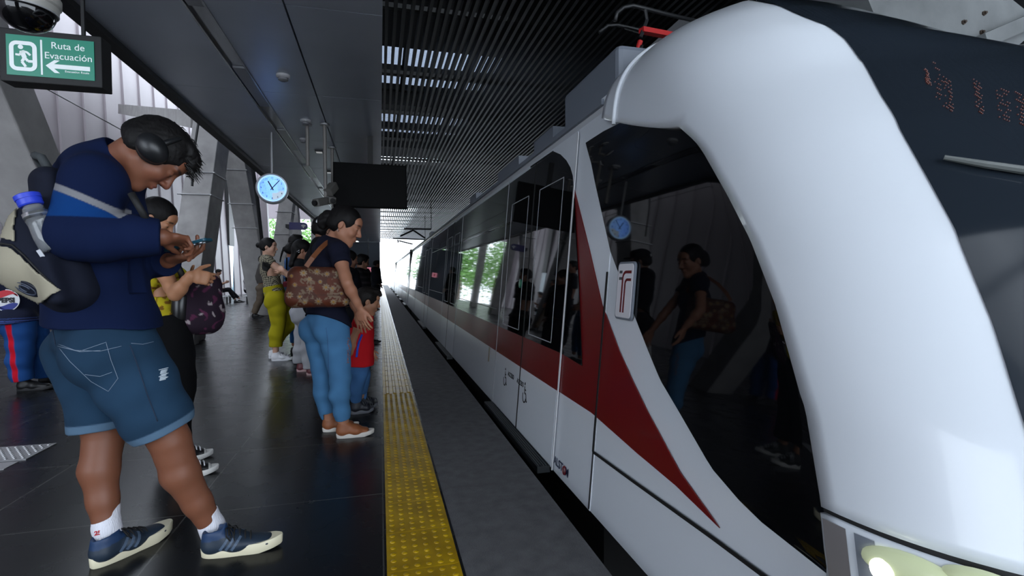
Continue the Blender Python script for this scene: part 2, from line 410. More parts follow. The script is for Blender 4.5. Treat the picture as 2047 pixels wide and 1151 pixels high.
# unseen wall added behind the camera to keep the platform dim, and the end wall the platform runs to
struct('wall_back_unseen', MB().box((-2.6, -4.2, 0), (-0.9, -4, CEIL)), mat('dim_wall', S(70, 70, 74), 0.7))
ew = MB().box((-2.6, 31.5, 0), (0.0, 31.9, 3.1)); struct('wall_far', ew, mat('slate_wall', S(62, 70, 80), 0.5))

# outer wall of tall pale sheets
pw = MB(); y = -4.0
XW = -8.3
while y < 40:
    pw.add([(XW, y+.01, 0), (XW, y+1.29, 0), (XW-.35, y+1.29, 9), (XW-.35, y+.01, 9), (XW-.1, y+.01, 0), (XW-.1, y+1.29, 0), (XW-.45, y+1.29, 9), (XW-.45, y+.01, 9)],
           [(0, 1, 2, 3), (7, 6, 5, 4), (0, 4, 5, 1), (1, 5, 6, 2), (2, 6, 7, 3), (3, 7, 4, 0)])
    pw.box((XW-.07, y+1.255, 0), (XW+.035, y+1.285, 0.02))
    pw.add([(XW, y+1.27, 0), (XW+.05, y+1.27, 0), (XW+.05, y+1.3, 0), (XW, y+1.3, 0), (XW-.35, y+1.27, 9), (XW-.30, y+1.27, 9), (XW-.30, y+1.3, 9), (XW-.35, y+1.3, 9)],
           [(0, 1, 5, 4), (1, 2, 6, 5), (2, 3, 7, 6)])
    y += 1.3
    if 31.5 < y < 32.5: y += 0.9      # window slit
struct('wall_left', pw, M_PANEL)
struct('trim_2', MB().box((XW-.5, 32.35, 2.9), (XW-.02, 33.35, 9)), M_DARK)
struct('window_1', MB().box((XW-.12, 32.35, 0.0), (XW-.08, 33.35, 2.9)), mat('pale_glass', S(170, 200, 215), 0.1, spec=0.5, trans=0.6))

# leaning concrete legs (each tapers a little); base and top are where the leg meets the floor and the roof line
def leg(base, top, w, d, label, ring=None):
    g = MB(base); b = np.array(base, float); t = np.array(top, float)
    vs = []
    for p, s in ((b, 1.0), (t, 0.9)):
        for sx, sy in ((-1, -1), (1, -1), (1, 1), (-1, 1)): vs.append(p+np.array((sx*w/2*s, sy*d/2*s, 0)))
    g.add(vs, [(3, 2, 1, 0), (4, 5, 6, 7), (0, 1, 5, 4), (1, 2, 6, 5), (2, 3, 7, 6), (3, 0, 4, 7)])
    o = g.build('concrete_column', M_CONC, bevel=0.012, loc=base); tag(o, label, 'column', 'leaning concrete columns', 'structure')
    for z in ring or ():
        k = (z-b[2])/(t[2]-b[2]); c = b+(t-b)*k; sc = 1-.1*k; r = MB(base); e = 0.015
        x0, x1, y0, y1 = c[0]-w/2*sc-e, c[0]+w/2*sc+e, c[1]-d/2*sc-e, c[1]+d/2*sc+e
        r.tube([(x0-.05, y0, z), (x1+.02, y0, z)], .012, 6).tube([(x1, y0-.03, z), (x1, y1, z)], .012, 6).tube([(x0, y0, z), (x0, y1, z)], .012, 6).tube([(x0, y1, z), (x1, y1, z)], .012, 6)
        r.build('clamp_rod', M_STEEL, o)
    return o
def legpx(xl_b, y_b, Yb, xl_t, y_t, Yt, w, d, label, ring=None):
    """leg whose camera-facing right front edge passes through two measured points"""
    a = at(xl_b, y_b, Yb); b = at(xl_t, y_t, Yt); k = np.array((-w/2, d/2, 0))
    s = (0-a[2])/(b[2]-a[2]); base = a+(b-a)*s; s2 = (7.5-a[2])/(b[2]-a[2]); top = a+(b-a)*s2
    base = base+k; top = top+k*0.9; base[2] = 0
    return leg(base, top, w, d, label, ring)
legpx(231, 700, 6.4, 4, 180, 4.7, 0.45, 0.5, 'dark leaning concrete column behind the young man and the evacuation sign')
legpx(398, 560, 9.7, 442, 230, 10.3, 0.46, 0.75, 'concrete column leaning toward the track with clamp rods, beside the pale wall', (2.55, 2.95))
legpx(538, 600, 15.8, 482, 285, 15.2, 0.56, 0.75, 'concrete column leaning away behind the woman in mustard trousers', (2.45, 3.1, 4.0, 4.5))
legpx(576, 480, 19.5, 588, 390, 19.8, 0.50, 0.6, 'concrete column carrying the purple wireless sign', (2.6, 3.4))
legpx(603, 500, 23.0, 592, 395, 22.8, 0.45, 0.6, 'narrow concrete column just behind the purple wireless sign')
legpx(637, 480, 29.5, 636, 440, 29.5, 0.40, 0.6, 'slim concrete column at the far end of the platform')
struct('roof_left_unseen', MB().box((-5.6, -4, 9.0), (-1.9, 44, 9.2)).box((-1.95, -2.5, 6.0), (-1.9, 33, 9.0)), M_ROOF)  # unseen roof added against sky reflections; open beside the wall for light
# struts and cables between the wall and the columns
st = MB(); st.bar(at(246, 219, 19.6), at(398, 241, 10.4), .26, .30)
struct('trim_3', st, M_CONC)
st = MB(); st.bar(at(343, 300, 23.5), at(392, 305, 10.4), .24, .30); struct('trim_4', st, M_CONC)
st = MB(); st.tube([at(70, 165, 13.5), at(240, 258, 17)], .014, 6).tube([at(240, 258, 17), at(382, 345, 22)], .014, 6); struct('trim_5', st, M_DARK)
st = MB(); st.tube([at(402, 212, 9.6), at(388, 300, 9.7), at(384, 372, 9.8)], .02, 6).tube([at(500, 300, 14.8), at(515, 400, 15), at(526, 500, 15.2)], .05, 6); struct('trim_6', st, M_DARK)
# white posts and lintel of the open bay beyond the wall
ob = MB(); ob.box((XW-.3, 41.0, 0), (XW+.3, 41.6, 9)).bar(at(535, 520, 30), at(528, 400, 30), .35, .3).box((-9, 43.2, 5.6), (-4, 43.6, 9))
struct('wall_far_bay', ob, M_PANEL)
# ---------------------------------------------------------------- the tram
NX = np.array((-1.0, 0, SIDE_K))/math.hypot(1, SIDE_K)     # outward normal of the side
EZ = np.array((SIDE_K, 0, 1.0))/math.hypot(1, SIDE_K)
def sp(Y, z, off=0.0): return np.array((SIDE_X+SIDE_K*z, Y, z))+NX*off
def panel(mb, poly, off, th=0.004):
    """polygon in (Y, z) laid on the sloping side, proud by off"""
    n = len(poly); vs = [sp(y, z, off-th) for y, z in poly]+[sp(y, z, off) for y, z in poly]
    return mb.add(vs, [tuple(range(n)), tuple(range(n, 2*n))[::-1]]+[(i, (i+1) % n, n+(i+1) % n, n+i) for i in range(n)])
def rect(y0, y1, z0, z1): return [(y0, z0), (y1, z0), (y1, z1), (y0, z1)]
M_TW = mat('white_train_paint', S(214, 219, 225), 0.30, coat=0.4, bump=(1.1, 0.02, 0.03))
M_TR = mat('red_train_paint', S(104, 8, 12), 0.36, coat=0.12, spec=.3, bump=(1.1, 0.02, 0.03))
M_TG = mat('tinted_black_glass', S(8, 9, 11), 0.03, spec=0.4, bump=(0.9, 0.035, 0.03))
M_SEAM = mat('rubber_seam', S(12, 12, 13), 0.7)
M_LINE = mat('pale_window_outline', S(170, 172, 176), 0.4)
M_TGR = mat('train_roof_grey', S(110, 116, 126), 0.45)
M_UND = mat('underframe', S(14, 14, 15), 0.8)
M_STEP = mat('ribbed_step', S(62, 66, 68), 0.45, 0.4)
XC = 2.36      # centre line of the train
def body(y0, y1, org, parent):
    """hollow-free body extrusion: side, cornice, roof and mirrored side"""
    prof = [(SIDE_X-.004, -0.05), (SIDE_X+SIDE_K*2.0, 2.0), (SIDE_X+.155, 2.015), (SIDE_X+.15, 2.06), (SIDE_X+.20, 2.075), (SIDE_X+.26, 2.13), (SIDE_X+.42, 2.2), (XC, 2.24)]
    full = prof+[(2*XC-x, z) for x, z in prof[::-1][1:]]
    mb = MB(org); n = len(full); vs = [(x, y0, z) for x, z in full]+[(x, y1, z) for x, z in full]
    mb.add(vs, [tuple(range(n)), tuple(range(n, 2*n))[::-1]]+[(i, n+i, n+(i+1) % n, (i+1) % n) for i in range(n)])
    o = mb.build('body_shell', M_TW, parent)
    MB(org).box((SIDE_X+.12, y0+.1, -0.9), (2*XC-SIDE_X-.12, y1-.1, -0.06)).build('underframe', M_UND, parent)
    return o
def door_leaf(parent, org, y0, y1, hinge_far):
    """one sliding leaf: black upper skin, outlined window, red band and white foot; seam on both sides"""
    d = panel(MB(org), rect(y0+.012, y1-.012, .655, 1.965), .010).build('door', M_TG, parent)
    a, b = (y0+.14, y1-.18) if hinge_far else (y0+.18, y1-.14)
    w = MB(org); t = .006
    for r in (rect(a, b, .69, .69+t), rect(a, b, 1.75-t, 1.75), rect(a, a+t, .69, 1.75), rect(b-t, b, .69, 1.75)): panel(w, r, .0115, .002)
    w.build('window_outline', M_LINE, d)
    panel(MB(org), rect(y0+.012, y1-.012, .425, .655), .010).build('red_band', M_TR, d)
    panel(MB(org), rect(y0+.012, y1-.012, -.035, .425), .010).build('foot_panel', M_TW, d)
    return d
def wheelchair_mark(parent, org, cy, cz, s, flip):
    mb = MB(org)
    def P(u, v): return sp(cy-u*s, cz+v*s, .0118)
    def stroke(pts, w):
        for a, b in zip(pts[:-1], pts[1:]): mb.bar(P(*a), P(*b), w*s, .001, NX)
    stroke([(math.cos(R_(a))*.34-.05, math.sin(R_(a))*.34-.28) for a in range(150, 365, 18)], .09)
    stroke([(-.05, .35), (-.02, -.05), (.25, -.07), (.42, -.5), (.55, -.46)], .1); stroke([(-.03, .16), (.22, .14)], .08)
    mb.lathe([(.09*s, -.0004), (.09*s, .0006)], P(-.05, .5), NX, 14)
    return mb.build('wheelchair_mark', M_SEAM, parent)
def step(parent, org, y0, y1):
    mb = MB(org); mb.box((SIDE_X-.085, y0, -.085), (SIDE_X-.004, y1, -.045))
    for i in range(5): mb.box((SIDE_X-.08+i*.016, y0, -.045), (SIDE_X-.072+i*.016, y1, -.039))
    return mb.build('door_step', M_STEP, parent)
def bay(car, org, y0, doors=True, length=2.66, lo_red=True):
    """a run of side: double door then a long window"""
    if doors:
        for a, b, h in ((y0, y0+.83, False), (y0+.83, y0+1.68, True)): door_leaf(car, org, a, b, h)
        step(car, org, y0+.05, y0+1.70)
        s = MB(org); panel(s, rect(y0+.822, y0+.838, -.04, 1.97), .0125, .003); s.build('door_seal', M_SEAM, car)
        y0 += 1.68
    w = panel(MB(org), rect(y0+.02, y0+length-.02, .655, 1.965), .008).build('window_glass', M_TG, car)
    f = MB(org); panel(f, rect(y0+.1, y0+length-.1, 1.62, 1.63), .0095, .002); panel(f, rect(y0+.1, y0+length-.1, .80, .808), .0095, .002); f.build('glazing_bar', mat('dark_line', S(40, 42, 46), .4), w)
    panel(MB(org), rect(y0+.02, y0+length-.02, .425, .655), .008).build('red_band', M_TR, car)
    s = MB(org)
    for yy in (y0+.004, y0+length-.004): panel(s, rect(yy-.006, yy+.006, -.045, 1.985), .011, .004)
    s.build('panel_joint', M_LINE, car)
    return y0+length
ORG = (SIDE_X, 4.0, 0.0)
car = empty('tram', ORG, 'white tram front car with red stripe arriving at the platform', 'tram', 'coupled tram cars')
body(2.338, 19.6, ORG, car)
# cab side: red wedge, black wedge between door and stripe, seams
red_l = [side(*p) for p in [(1150, 380), (1180, 500), (1205, 608), (1239, 700), (1266, 760), (1294, 818), (1361, 943), (1441, 1055)]]
red_b = [side(*p) for p in [(1353, 970), (1274, 904), (1184, 829)]]
zr_ = .425
poly = red_l+[red_b[0], red_b[1], (red_b[2][0], zr_+.0), (2.89, zr_), (2.89, 1.60)]
panel(MB(ORG), poly, .006).build('red_stripe', M_TR, car)
blk = [(2.885, .655), side(1167, 730), side(1160, 560), side(1152, 420), side(1148, 350), side(1138, 325), side(1125, 308), side(1110, 304), (3.5, 1.972), (2.95, 1.955)]
bw = [(2.885, .655), side(1167, 731), side(1160, 560), side(1150, 385), (2.885, 1.63)]
panel(MB(ORG), bw, .012).build('cab_glass', M_TG, car)
s = MB(ORG); panel(s, rect(2.872, 2.886, -.045, 1.975), .016, .006); s.build('white_joint', mat('white_joint', S(205, 206, 208), .4), car)
s = MB(ORG); panel(s, rect(2.33, 2.345, .245, 1.14), .009, .004); pts = [(2.34, .245), (1.9, .262), (1.4, .285), (.9, .30)]
for a, b in zip(pts[:-1], pts[1:]): panel(s, [(a[0], a[1]-.006), (b[0], b[1]-.006), (b[0], b[1]+.006), (a[0], a[1]+.006)], .009, .004)
panel(s, rect(2.335, 2.342, -.04, .245), .008, .003); panel(s, [(2.885, 1.965), (2.885, 1.975), (3.9, 1.985), (3.9, 1.975)], .010, .004)
s.build('panel_seam', M_SEAM, car)
# white corner over the first door leaf keeps the black skin's rounded top
cn = [(2.888, 1.645)]+[side(*p) for p in [(1149, 352), (1144, 335), (1136, 321), (1124, 309), (1110, 303)]]+[(3.35, 1.985), (2.888, 1.985)]
panel(MB(ORG), cn, .0125).build('corner_panel', M_TW, car)
y = 2.9
y = bay(car, ORG, y, True, 2.68)
while y+4.34 < 19.5: y = bay(car, ORG, y, True, 2.66)
bay(car, ORG, y, False, 19.55-y)
MB(ORG).box((SIDE_X+.135, 2.5, 2.02), (SIDE_X+.16, 19.5, 2.05)).build('drip_rail', M_TGR, car)
MB(ORG).box((SIDE_X+.24, 2.52, 2.1), (XC+.6, 3.35, 2.36)).build('roof_fairing', M_TGR, car, bevel=.03)
for yy, l_ in ((3.75, .5), (4.75, .9), (7.0, .5), (13.5, .5)): MB(ORG).box((SIDE_X+.30, yy, 2.1), (SIDE_X+.8, yy+l_, 2.27)).build('roof_box', M_TGR, car)
wheelchair_mark(car, ORG, side(1054, 758)[0], .27, .12, 0); wheelchair_mark(car, ORG, side(1014, 734)[0], .27, .12, 1)
for cx_, cy_ in ((1044, 749), (1025, 737)):
    q = side(cx_, cy_); lettering('access_lettering', 'ACCESO', .05, M_SEAM, car, sp(q[0], .31, .0118)-np.array(ORG), (0, -1, 0), EZ, .001, .0003)
def mk_letters():
    ya, yb = side(1104, 934)[0], side(1128, 957)[0]; sz = abs(ya-yb)/3.05; u = sp((ya+yb)/2-.05, .02, .0065)-np.array(ORG)
    lettering('maker_lettering', 'ALST  M', sz, mat('navy_ink', S(24, 32, 66), .5), car, u, (0, -1, 0), EZ, .0006, .0004)
    mb = MB(); 
    c = u+np.array((0, -.86*sz, .0)); mb.tube([c+np.array((0, math.cos(a), 0))*.27*sz+EZ*math.sin(a)*.33*sz+NX*.001 for a in np.linspace(0, 2*math.pi, 24)[:-1]], .055*sz, 6, closed=True)
    mb.build('maker_letter_ring', M_TR, car)
mk_letters()
# green door button
q = side(1043, 567); MB(ORG).lathe([(.035, 0), (.035, .006), (.026, .009)], sp(q[0], q[1], .010), NX, 24).build('door_button', mat('green_button', S(20, 96, 70), .3), car)
# pale notice beside the doors
q = side(979, 706); panel(MB(ORG), rect(q[0]-.02, q[0]+.015, .28, .42), .010).build('notice', mat('notice', S(150, 140, 120), .5), car)

# --- nose: plan is a super-ellipse whose tip draws back with height
def A_(z):      # half width at height z
    z = np.asarray(z, float); a = XC-(SIDE_X+SIDE_K*np.minimum(z, 1.75))+.045
    t = np.clip((z-1.75)/(ZT-1.75), 0, 1); return a*(1-t**3.4)**(1/2.4)+0*z
ZT = 2.42
def Yn_(z): return np.interp(z, [-.3, .1, .46, .79, 1.23, 1.55, 1.78, 1.95, 2.1, 2.25, 2.33, 2.38, 2.42], [.30, .22, .24, .34, .60, .84, 1.05, 1.15, 1.29, 1.50, 1.80, 2.15, 2.8])
B_ = .78; NE = 2.35
def nose_pt(q, z, off=0.0):
    """q<0: straight side (metres behind the curve), 0..1: round the corner to the centre line, up to 2: mirrored"""
    a = float(A_(z)); y0 = float(Yn_(z))+B_; m = 1
    if q > 1: q = 2-q; m = -1
    if q <= 0: x, y = -1.0*a, y0-q; nx, ny = -1, 0
    else:
        th = q*math.pi/2; c, s_ = math.cos(th), math.sin(th)
        x = -a*c**(2/NE); y = y0-B_*s_**(2/NE); nx, ny = -c**(2-2/NE)/max(a, .1), -s_**(2-2/NE)/B_
    w = min(1, max(0, (q-.36)/.62)); w = w**1.3; u = min(1, max(0, (z-1.70)/.45)); z = z-.27*w*u*u*(3-2*u)     # the roof dips between the raised shoulders
    l = math.hypot(nx, ny); return np.array((XC+m*(x+off*nx/l), y+off*ny/l, z))
def hit_nose(x, y):
    """where the line of sight through a measured photo point meets the nose surface; returns (q, z)"""
    d = ray(x, y); d = d/d[1]
    def ins(t):
        p = CAM_C+d*t; z = p[2]
        if z > ZT-.002 or z < -.4: return False
        a = float(A_(z)); y0 = float(Yn_(z))+B_
        return (abs(p[0]-XC)/a)**NE+(max(0, y0-p[1])/B_)**NE < 1
    t = 0.2
    while t < 6 and not ins(t): t += .004
    lo, hi = t-.004, t
    for _ in range(20):
        mid = (lo+hi)/2
        if ins(mid): hi = mid
        else: lo = mid
    p = CAM_C+d*hi; a = float(A_(p[2])); y0 = float(Yn_(p[2]))+B_
    if p[1] >= y0: return (-(p[1]-y0), p[2])
    u = min(1, max(0, (XC-p[0])/a)); v = min(1, (y0-p[1])/B_); th = math.atan2(v**(NE/2), abs(u)**(NE/2)); q = th/(math.pi/2)
    if p[0] > XC: q = 2-q
    return (q, p[2])
def hood_pt(q, z, fr):
    """hood side: the lower edge rises toward its rear end (fr = 1)"""
    m = q > 1; q = 2-q if m else q; Y = nose_pt(q, z)[1]; z2 = z+LIFT*fr**1.2*(1-(z-zH)/(ZT-zH)); y0 = float(Yn_(z2))+B_
    q2 = -(Y-y0) if Y >= y0 else (2/math.pi)*math.asin(min(1, ((y0-Y)/B_)**(NE/2)))
    return nose_pt(2-q2 if m else q2, z2)
def interp_curve(pts):
    pts = sorted(pts, key=lambda a: a[1]); zz = [p[1] for p in pts]; qq = [p[0] for p in pts]
    return lambda z: float(np.interp(z, zz, qq))
INNER = [hit_nose(*p) for p in [(1655, 1140), (1650, 1100), (1640, 1000), (1600, 790), (1550, 610), (1500, 480), (1455, 392), (1420, 330), (1390, 283), (1355, 252)]]
OUTER = [hit_nose(*p) for p in [(2085, 960), (2047, 850), (1985, 650), (1920, 490), (1850, 350), (1800, 262), (1760, 190), (1722, 120), (1690, 72), (1664, 48)]]
qI = interp_curve(INNER); qO = interp_curve(OUTER)
zH = max(p[1] for p in INNER); YH = side(1225, 200)[0]; LIFT = side(1225, 236)[1]-zH      # hood underside height, hood rear end
def hood_q(z): return -(YH-(float(Yn_(z))+B_))
def shell(name, zs, qa, qb, n, off, th, m, parent, mirror=True):
    vs = []; fs = []; R = len(zs)
    for z in zs:
        a, b = qa(z), qb(z)
        for i in range(n+1): vs.append(nose_pt(a+(b-a)*i/n, z, off))
    fs = [(r*(n+1)+i, r*(n+1)+i+1, (r+1)*(n+1)+i+1, (r+1)*(n+1)+i) for r in range(R-1) for i in range(n)]
    o = MB(ORG).add(vs, fs).build(name, m, parent, smooth=True)
    if th:
        s_ = o.modifiers.new('thickness', 'SOLIDIFY'); s_.thickness = th; s_.offset = 1.0 if False else -1.0
    return o
def ramp(a, b, n): return list(np.linspace(a, b, n))
ZS = .575       # seam under the windscreen
# pillar and windscreen surround, then hood and roof above the side window
zsA = ramp(ZS, zH, 46)
zsB = list(zH+(ZT-.006-zH)*(1-(1-np.linspace(0, 1, 34))**2.2))
def cab_shell():
    nh, nm = 16, 64; vs = []; fs = []; rows = []; qi0 = qI(zH); qh0 = hood_q(zH); top_ = []
    for z in zsA:
        a = qI(z); rows.append([len(vs)+i for i in range(nm+1)]); vs.extend(nose_pt(a+(2-2*a)*i/nm, z) for i in range(nm+1))
    prev = rows[-1]
    def hrow(row, z):
        N = len(row); return [hood_pt(q, z, (nh-j)/nh) if j < nh else hood_pt(q, z, (j-N+1+nh)/nh) if j > N-1-nh else nose_pt(q, z) for j, q in enumerate(row)]
    for z in zsB:
        h = hood_q(z); f = (qi0-qh0)/(2-2*qh0); a = h+(2-2*h)*f; row = []
        for i in range(nh): row.append(h+(a-h)*i/nh)
        for i in range(nm+1): row.append(a+(2-2*a)*i/nm)
        for i in range(1, nh+1): row.append((2-a)+(a-h)*i/nh)
        if z == zsB[0]:
            ids = []
            for j, q in enumerate(row):
                if nh <= j <= nh+nm: ids.append(prev[j-nh])
                else: ids.append(len(vs)); vs.append(hrow(row, z)[j])
        else:
            ids = [len(vs)+j for j in range(len(row))]; vs.extend(hrow(row, z))
        top_.append(ids)
    for R in (rows, top_):
        for r in range(len(R)-1): fs += [(R[r][i], R[r][i+1], R[r+1][i+1], R[r+1][i]) for i in range(len(R[r])-1)]
    o = MB(ORG).add(vs, fs).build('cab_shell', M_TW, car, smooth=True); s_ = o.modifiers.new('thickness', 'SOLIDIFY'); s_.thickness = .05; s_.offset = -1.0
    return o
cab_shell()
# rear end of the hood: thin raised rib
rib = [hood_pt(hood_q(z)+.16, z, .72)+np.array((-.003, 0, .002)) for z in zsB]; MB(ORG).tube(rib, .011, 8).build('hood_rib', M_TW, car, smooth=True)
hb = MB(ORG); back = [hood_pt(hood_q(z), z, 1.0) for z in zsB]; hb.add(back+[(XC, YH, zsB[0]), (XC, YH, zsB[-1])], [tuple(range(len(back)))+(len(back)+1, len(back))]); hb.build('hood_end', M_TW, car)
hu = MB(ORG); und = [hood_pt(hood_q(zH)+(qI(zH)-hood_q(zH))*i/12, zH, 1-i/12) for i in range(13)]; hu.add(und+[p+np.array((.07, 0, 0)) for p in und], [(i, i+1, 14+i, 13+i) for i in range(12)]); hu.build('hood_underside', M_TW, car)
# windscreen
zsW = ramp(ZS+.06, 2.30, 60)+ramp(2.31, ZT-.012, 10)
wsO = lambda z: qO(z) if z <= OUTER[-1][1] else qO(OUTER[-1][1])+(z-OUTER[-1][1])*-.35
M_WS = mat('windscreen_glass', S(30, 36, 43), 0.10, spec=0.35)
ws = shell('windscreen', zsW, wsO, lambda z: 2-wsO(z), 60, .004, 0, M_WS, car)
# lower nose, and the inner body that carries the cab side window
shell('front_bumper', ramp(-.30, ZS-.012, 24), lambda z: qI(max(z, .43)), lambda z: 2-qI(max(z, .43)), 64, .004, .05, M_TW, car)
shell('bumper_seam', ramp(ZS-.016, ZS+.003, 2), lambda z: qI(.5), lambda z: 2-qI(.5), 64, -.012, 0, M_SEAM, car)
shell('cab_body', ramp(-.05, 2.05, 50), lambda z: -max(.0, 2.342-(float(Yn_(z))+B_)), lambda z: 2.0+max(0., 2.342-(float(Yn_(z))+B_)), 90, -.049, 0, M_TW, car)
# cab side window: follows the inner body surface
def win_q(px): return hit_nose(*px)
lower = [(1655, 1147), (1568, 1084), (1490, 1013), (1423, 935), (1353, 814), (1321, 760), (1296, 700), (1271, 636), (1221, 503), (1190, 365), (1174, 284)]
LW = sorted([(side(*p)[1], side(*p)[0]) for p in lower])
def y_low(z): return float(np.interp(z, [a for a, b in LW], [b for a, b in LW]))
def q_low(z): return -(y_low(z)-(float(Yn_(z))+B_))
def q_front(z): return qI(min(z, zH-.002))+.10
zsC = ramp(LW[0][0], 1.885, 70)
vs = []; n = 24
for z in zsC:
    ya = y_low(z); y0 = float(Yn_(z))+B_
    qa = -(ya-y0) if ya > y0 else min(q_front(z), (2/math.pi)*math.asin(min(1, (max(0, y0-ya)/B_)**(NE/2))))
    zq = q_front(z)
    if z > 1.80: zq = max(qa+.01, min(zq, qa+(1.90-z)/(1.90-1.80)*1.6))
    for i in range(n+1): vs.append(nose_pt(qa+(max(zq, qa+.003)-qa)*i/n, z, -.043))
MB(ORG).add(vs, [(r*(n+1)+i, r*(n+1)+i+1, (r+1)*(n+1)+i+1, (r+1)*(n+1)+i) for r in range(len(zsC)-1) for i in range(n)]).build('cab_side_window', M_TG, car, smooth=True)
# badge with the two bent red lines
bd = empty('badge', (0, 0, 0), None, None); bd.parent = car
c4 = [side(*p) for p in [(1238, 534), (1288, 531), (1273, 632), (1225, 627)]]
by = sum(p[0] for p in c4)/4; bz = sum(p[1] for p in c4)/4; bw_, bh_ = .145, .245
fr = lambda off: (sp(by, bz, off), (0, -1, 0), EZ, NX)
MB(ORG).prism(rounded(bw_+.02, bh_+.02, .022), .012, fr(.004)).build('badge_frame', M_TGR, bd, bevel=.003)
MB(ORG).prism(rounded(bw_, bh_, .016), .004, fr(.014)).build('badge_plate', mat('badge_white', S(214, 212, 216), .35), bd)
def bent(x, y0, ytop, xr, r, w):
    pts = [(x, y0), (x, ytop-r)]+[(x+r-r*math.cos(a), ytop-r+r*math.sin(a)) for a in np.linspace(0, math.pi/2, 8)]+[(xr, ytop)]
    mb = MB(ORG)
    for a, b in zip(pts[:-1], pts[1:]):
        o = sp(by, bz, .0186); e = lambda q: o+np.array((0, -q[0], 0))+EZ*q[1]
        mb.bar(e(a), e(b), w, .001, NX)
    return mb
bent(-.022, -.10, .085, .058, .03, .013).build('badge_line', M_TR, bd); bent(.004, -.10, .050, .058, .02, .012).build('badge_line', M_TR, bd)
g = MB(ORG)
for zz in (.085, .055):
    o = sp(by, bz, .0186); g.bar(o+np.array((0, .058, 0))+EZ*zz, o+np.array((0, .030, 0))+EZ*zz, .013, .001, NX)
g.build('badge_bar', mat('badge_grey', S(70, 72, 74), .5), bd)
# lamp recess and headlamps on the bumper
def lamp(px, w, h, name, m, off):
    q, z = hit_nose(*px); p = nose_pt(q, z, off); e = nose_pt(q+.02, z, off)-nose_pt(q-.02, z, off); e = nrm(e); nn = nrm(np.cross(e, (0, 0, 1)))
    if nn[1] > 0: nn = -nn
    mb = MB(ORG); prof = [(1.0, 0), (.96, .012), (.8, .02), (.5, .026), (.02, .028)]; vs = []; K = 28
    for r, hgt in prof:
        for k in range(K):
            a = 2*math.pi*k/K; vs.append(p+e*math.cos(a)*w*r+np.array((0, 0, 1))*math.sin(a)*h*r+nn*hgt)
    fs = [(i*K+k, i*K+(k+1) % K, (i+1)*K+(k+1) % K, (i+1)*K+k) for i in range(len(prof)-1) for k in range(K)]+[tuple((len(prof)-1)*K+k for k in range(K))]
    return mb.add(vs, fs).build(name, m, car, smooth=True)
lamp((1822, 1138), .088, .034, 'headlamp_lens', mat('lamp_lens', S(168, 176, 140), .2, emit=((.8, .9, .6), .25)), .004)
lamp((1775, 1132), .026, .027, 'headlamp', mat('headlamp_on', (1, 1, .9), .3, emit=((1, .98, .86), 6.0)), .012)
lamp((1965, 1158), .06, .02, 'marker_lamp', mat('lamp_lens', S(168, 176, 140), .2), .004)
zsT = ramp(-.2, ZS-.02, 14); shell('corner_trim', zsT, lambda z: qI(max(z, .43))+.005, lambda z: qI(max(z, .43))+.042, 6, .008, 0, mat('warm_metal', S(150, 145, 145), .3, .5), car)
shell('corner_gap', zsT, lambda z: qI(max(z, .43))+.055, lambda z: qI(max(z, .43))+.085, 4, .0085, 0, M_TGR, car)
# destination display: rows of amber dots behind the glass
ds = MB(ORG); rng = random.Random(4)
for (cx_, cy_, ww, hh) in ((1848, 150, 10, 30), (1872, 165, 18, 80), (1890, 185, 14, 60), (1950, 190, 14, 60), (2000, 205, 24, 60), (2035, 215, 18, 60)):
    for i in range(6):
        for j in range(9):
            if rng.random() < .45: continue
            q, z = hit_nose(cx_-ww/2+ww*i/5+(j*.8), cy_-hh/2+hh*j/8+i*2); p = nose_pt(q, z, .0055); ds.box(p-.0013, p+.0013)
ds.build('destination_display', mat('amber_led', S(70, 26, 18), .5, emit=((1, .22, .1), .03)), car)
# two pale scuffs of grey interior framing seen through the windscreen are left to reflection; the wiper arm lies on the glass
wp = [nose_pt(*hit_nose(*p), .02) for p in ((2046, 345), (1960, 332), (1880, 318))]
MB(ORG).tube(wp, [.010, .009, .006], 8).build('wiper', mat('grey_wiper', S(96, 100, 98), .4), car)
# pantograph on the roof behind the cab
pg = empty('pantograph', (0, 0, 0), None, None); pg.parent = car
m_pr = mat('pantograph_red', S(170, 30, 30), .5)
PY = 2.9
p = lambda x, y, dy=0.0: at(x, y, PY+dy)
MB(ORG).tube([p(1262, 135), p(1275, 100), p(1280, 82)], .016, 8).build('lower_arm', m_pr, pg)
MB(ORG).bar(p(1282, 60), p(1372, 77, .1), .045, .03).build('upper_frame', m_pr, pg)
MB(ORG).tube([p(1230, 42), p(1233, 26), p(1246, 15), p(1265, 11), p(1290, 17), p(1340, 30, .1), p(1425, 50, .2)], .013, 8).build('contact_horn', M_DARK, pg, smooth=True)
MB(ORG).tube([p(1198, 65, .3), p(1215, 51, .3), p(1235, 50, .3), p(1290, 62, .3), p(1380, 90, .3)], .012, 8).build('contact_horn', M_DARK, pg, smooth=True)
MB(ORG).tube([p(1290, 20), p(1293, 40), p(1280, 75)], .012, 6).tube([p(1250, 56, .3), p(1285, 66)], .01, 6).build('spring_box', M_DARK, pg)
MB(ORG).tube([at(1283, 92, 2.75), at(1262, 135, 2.6), at(1240, 160, 2.9)], .01, 6).build('cable', M_DARK, pg)

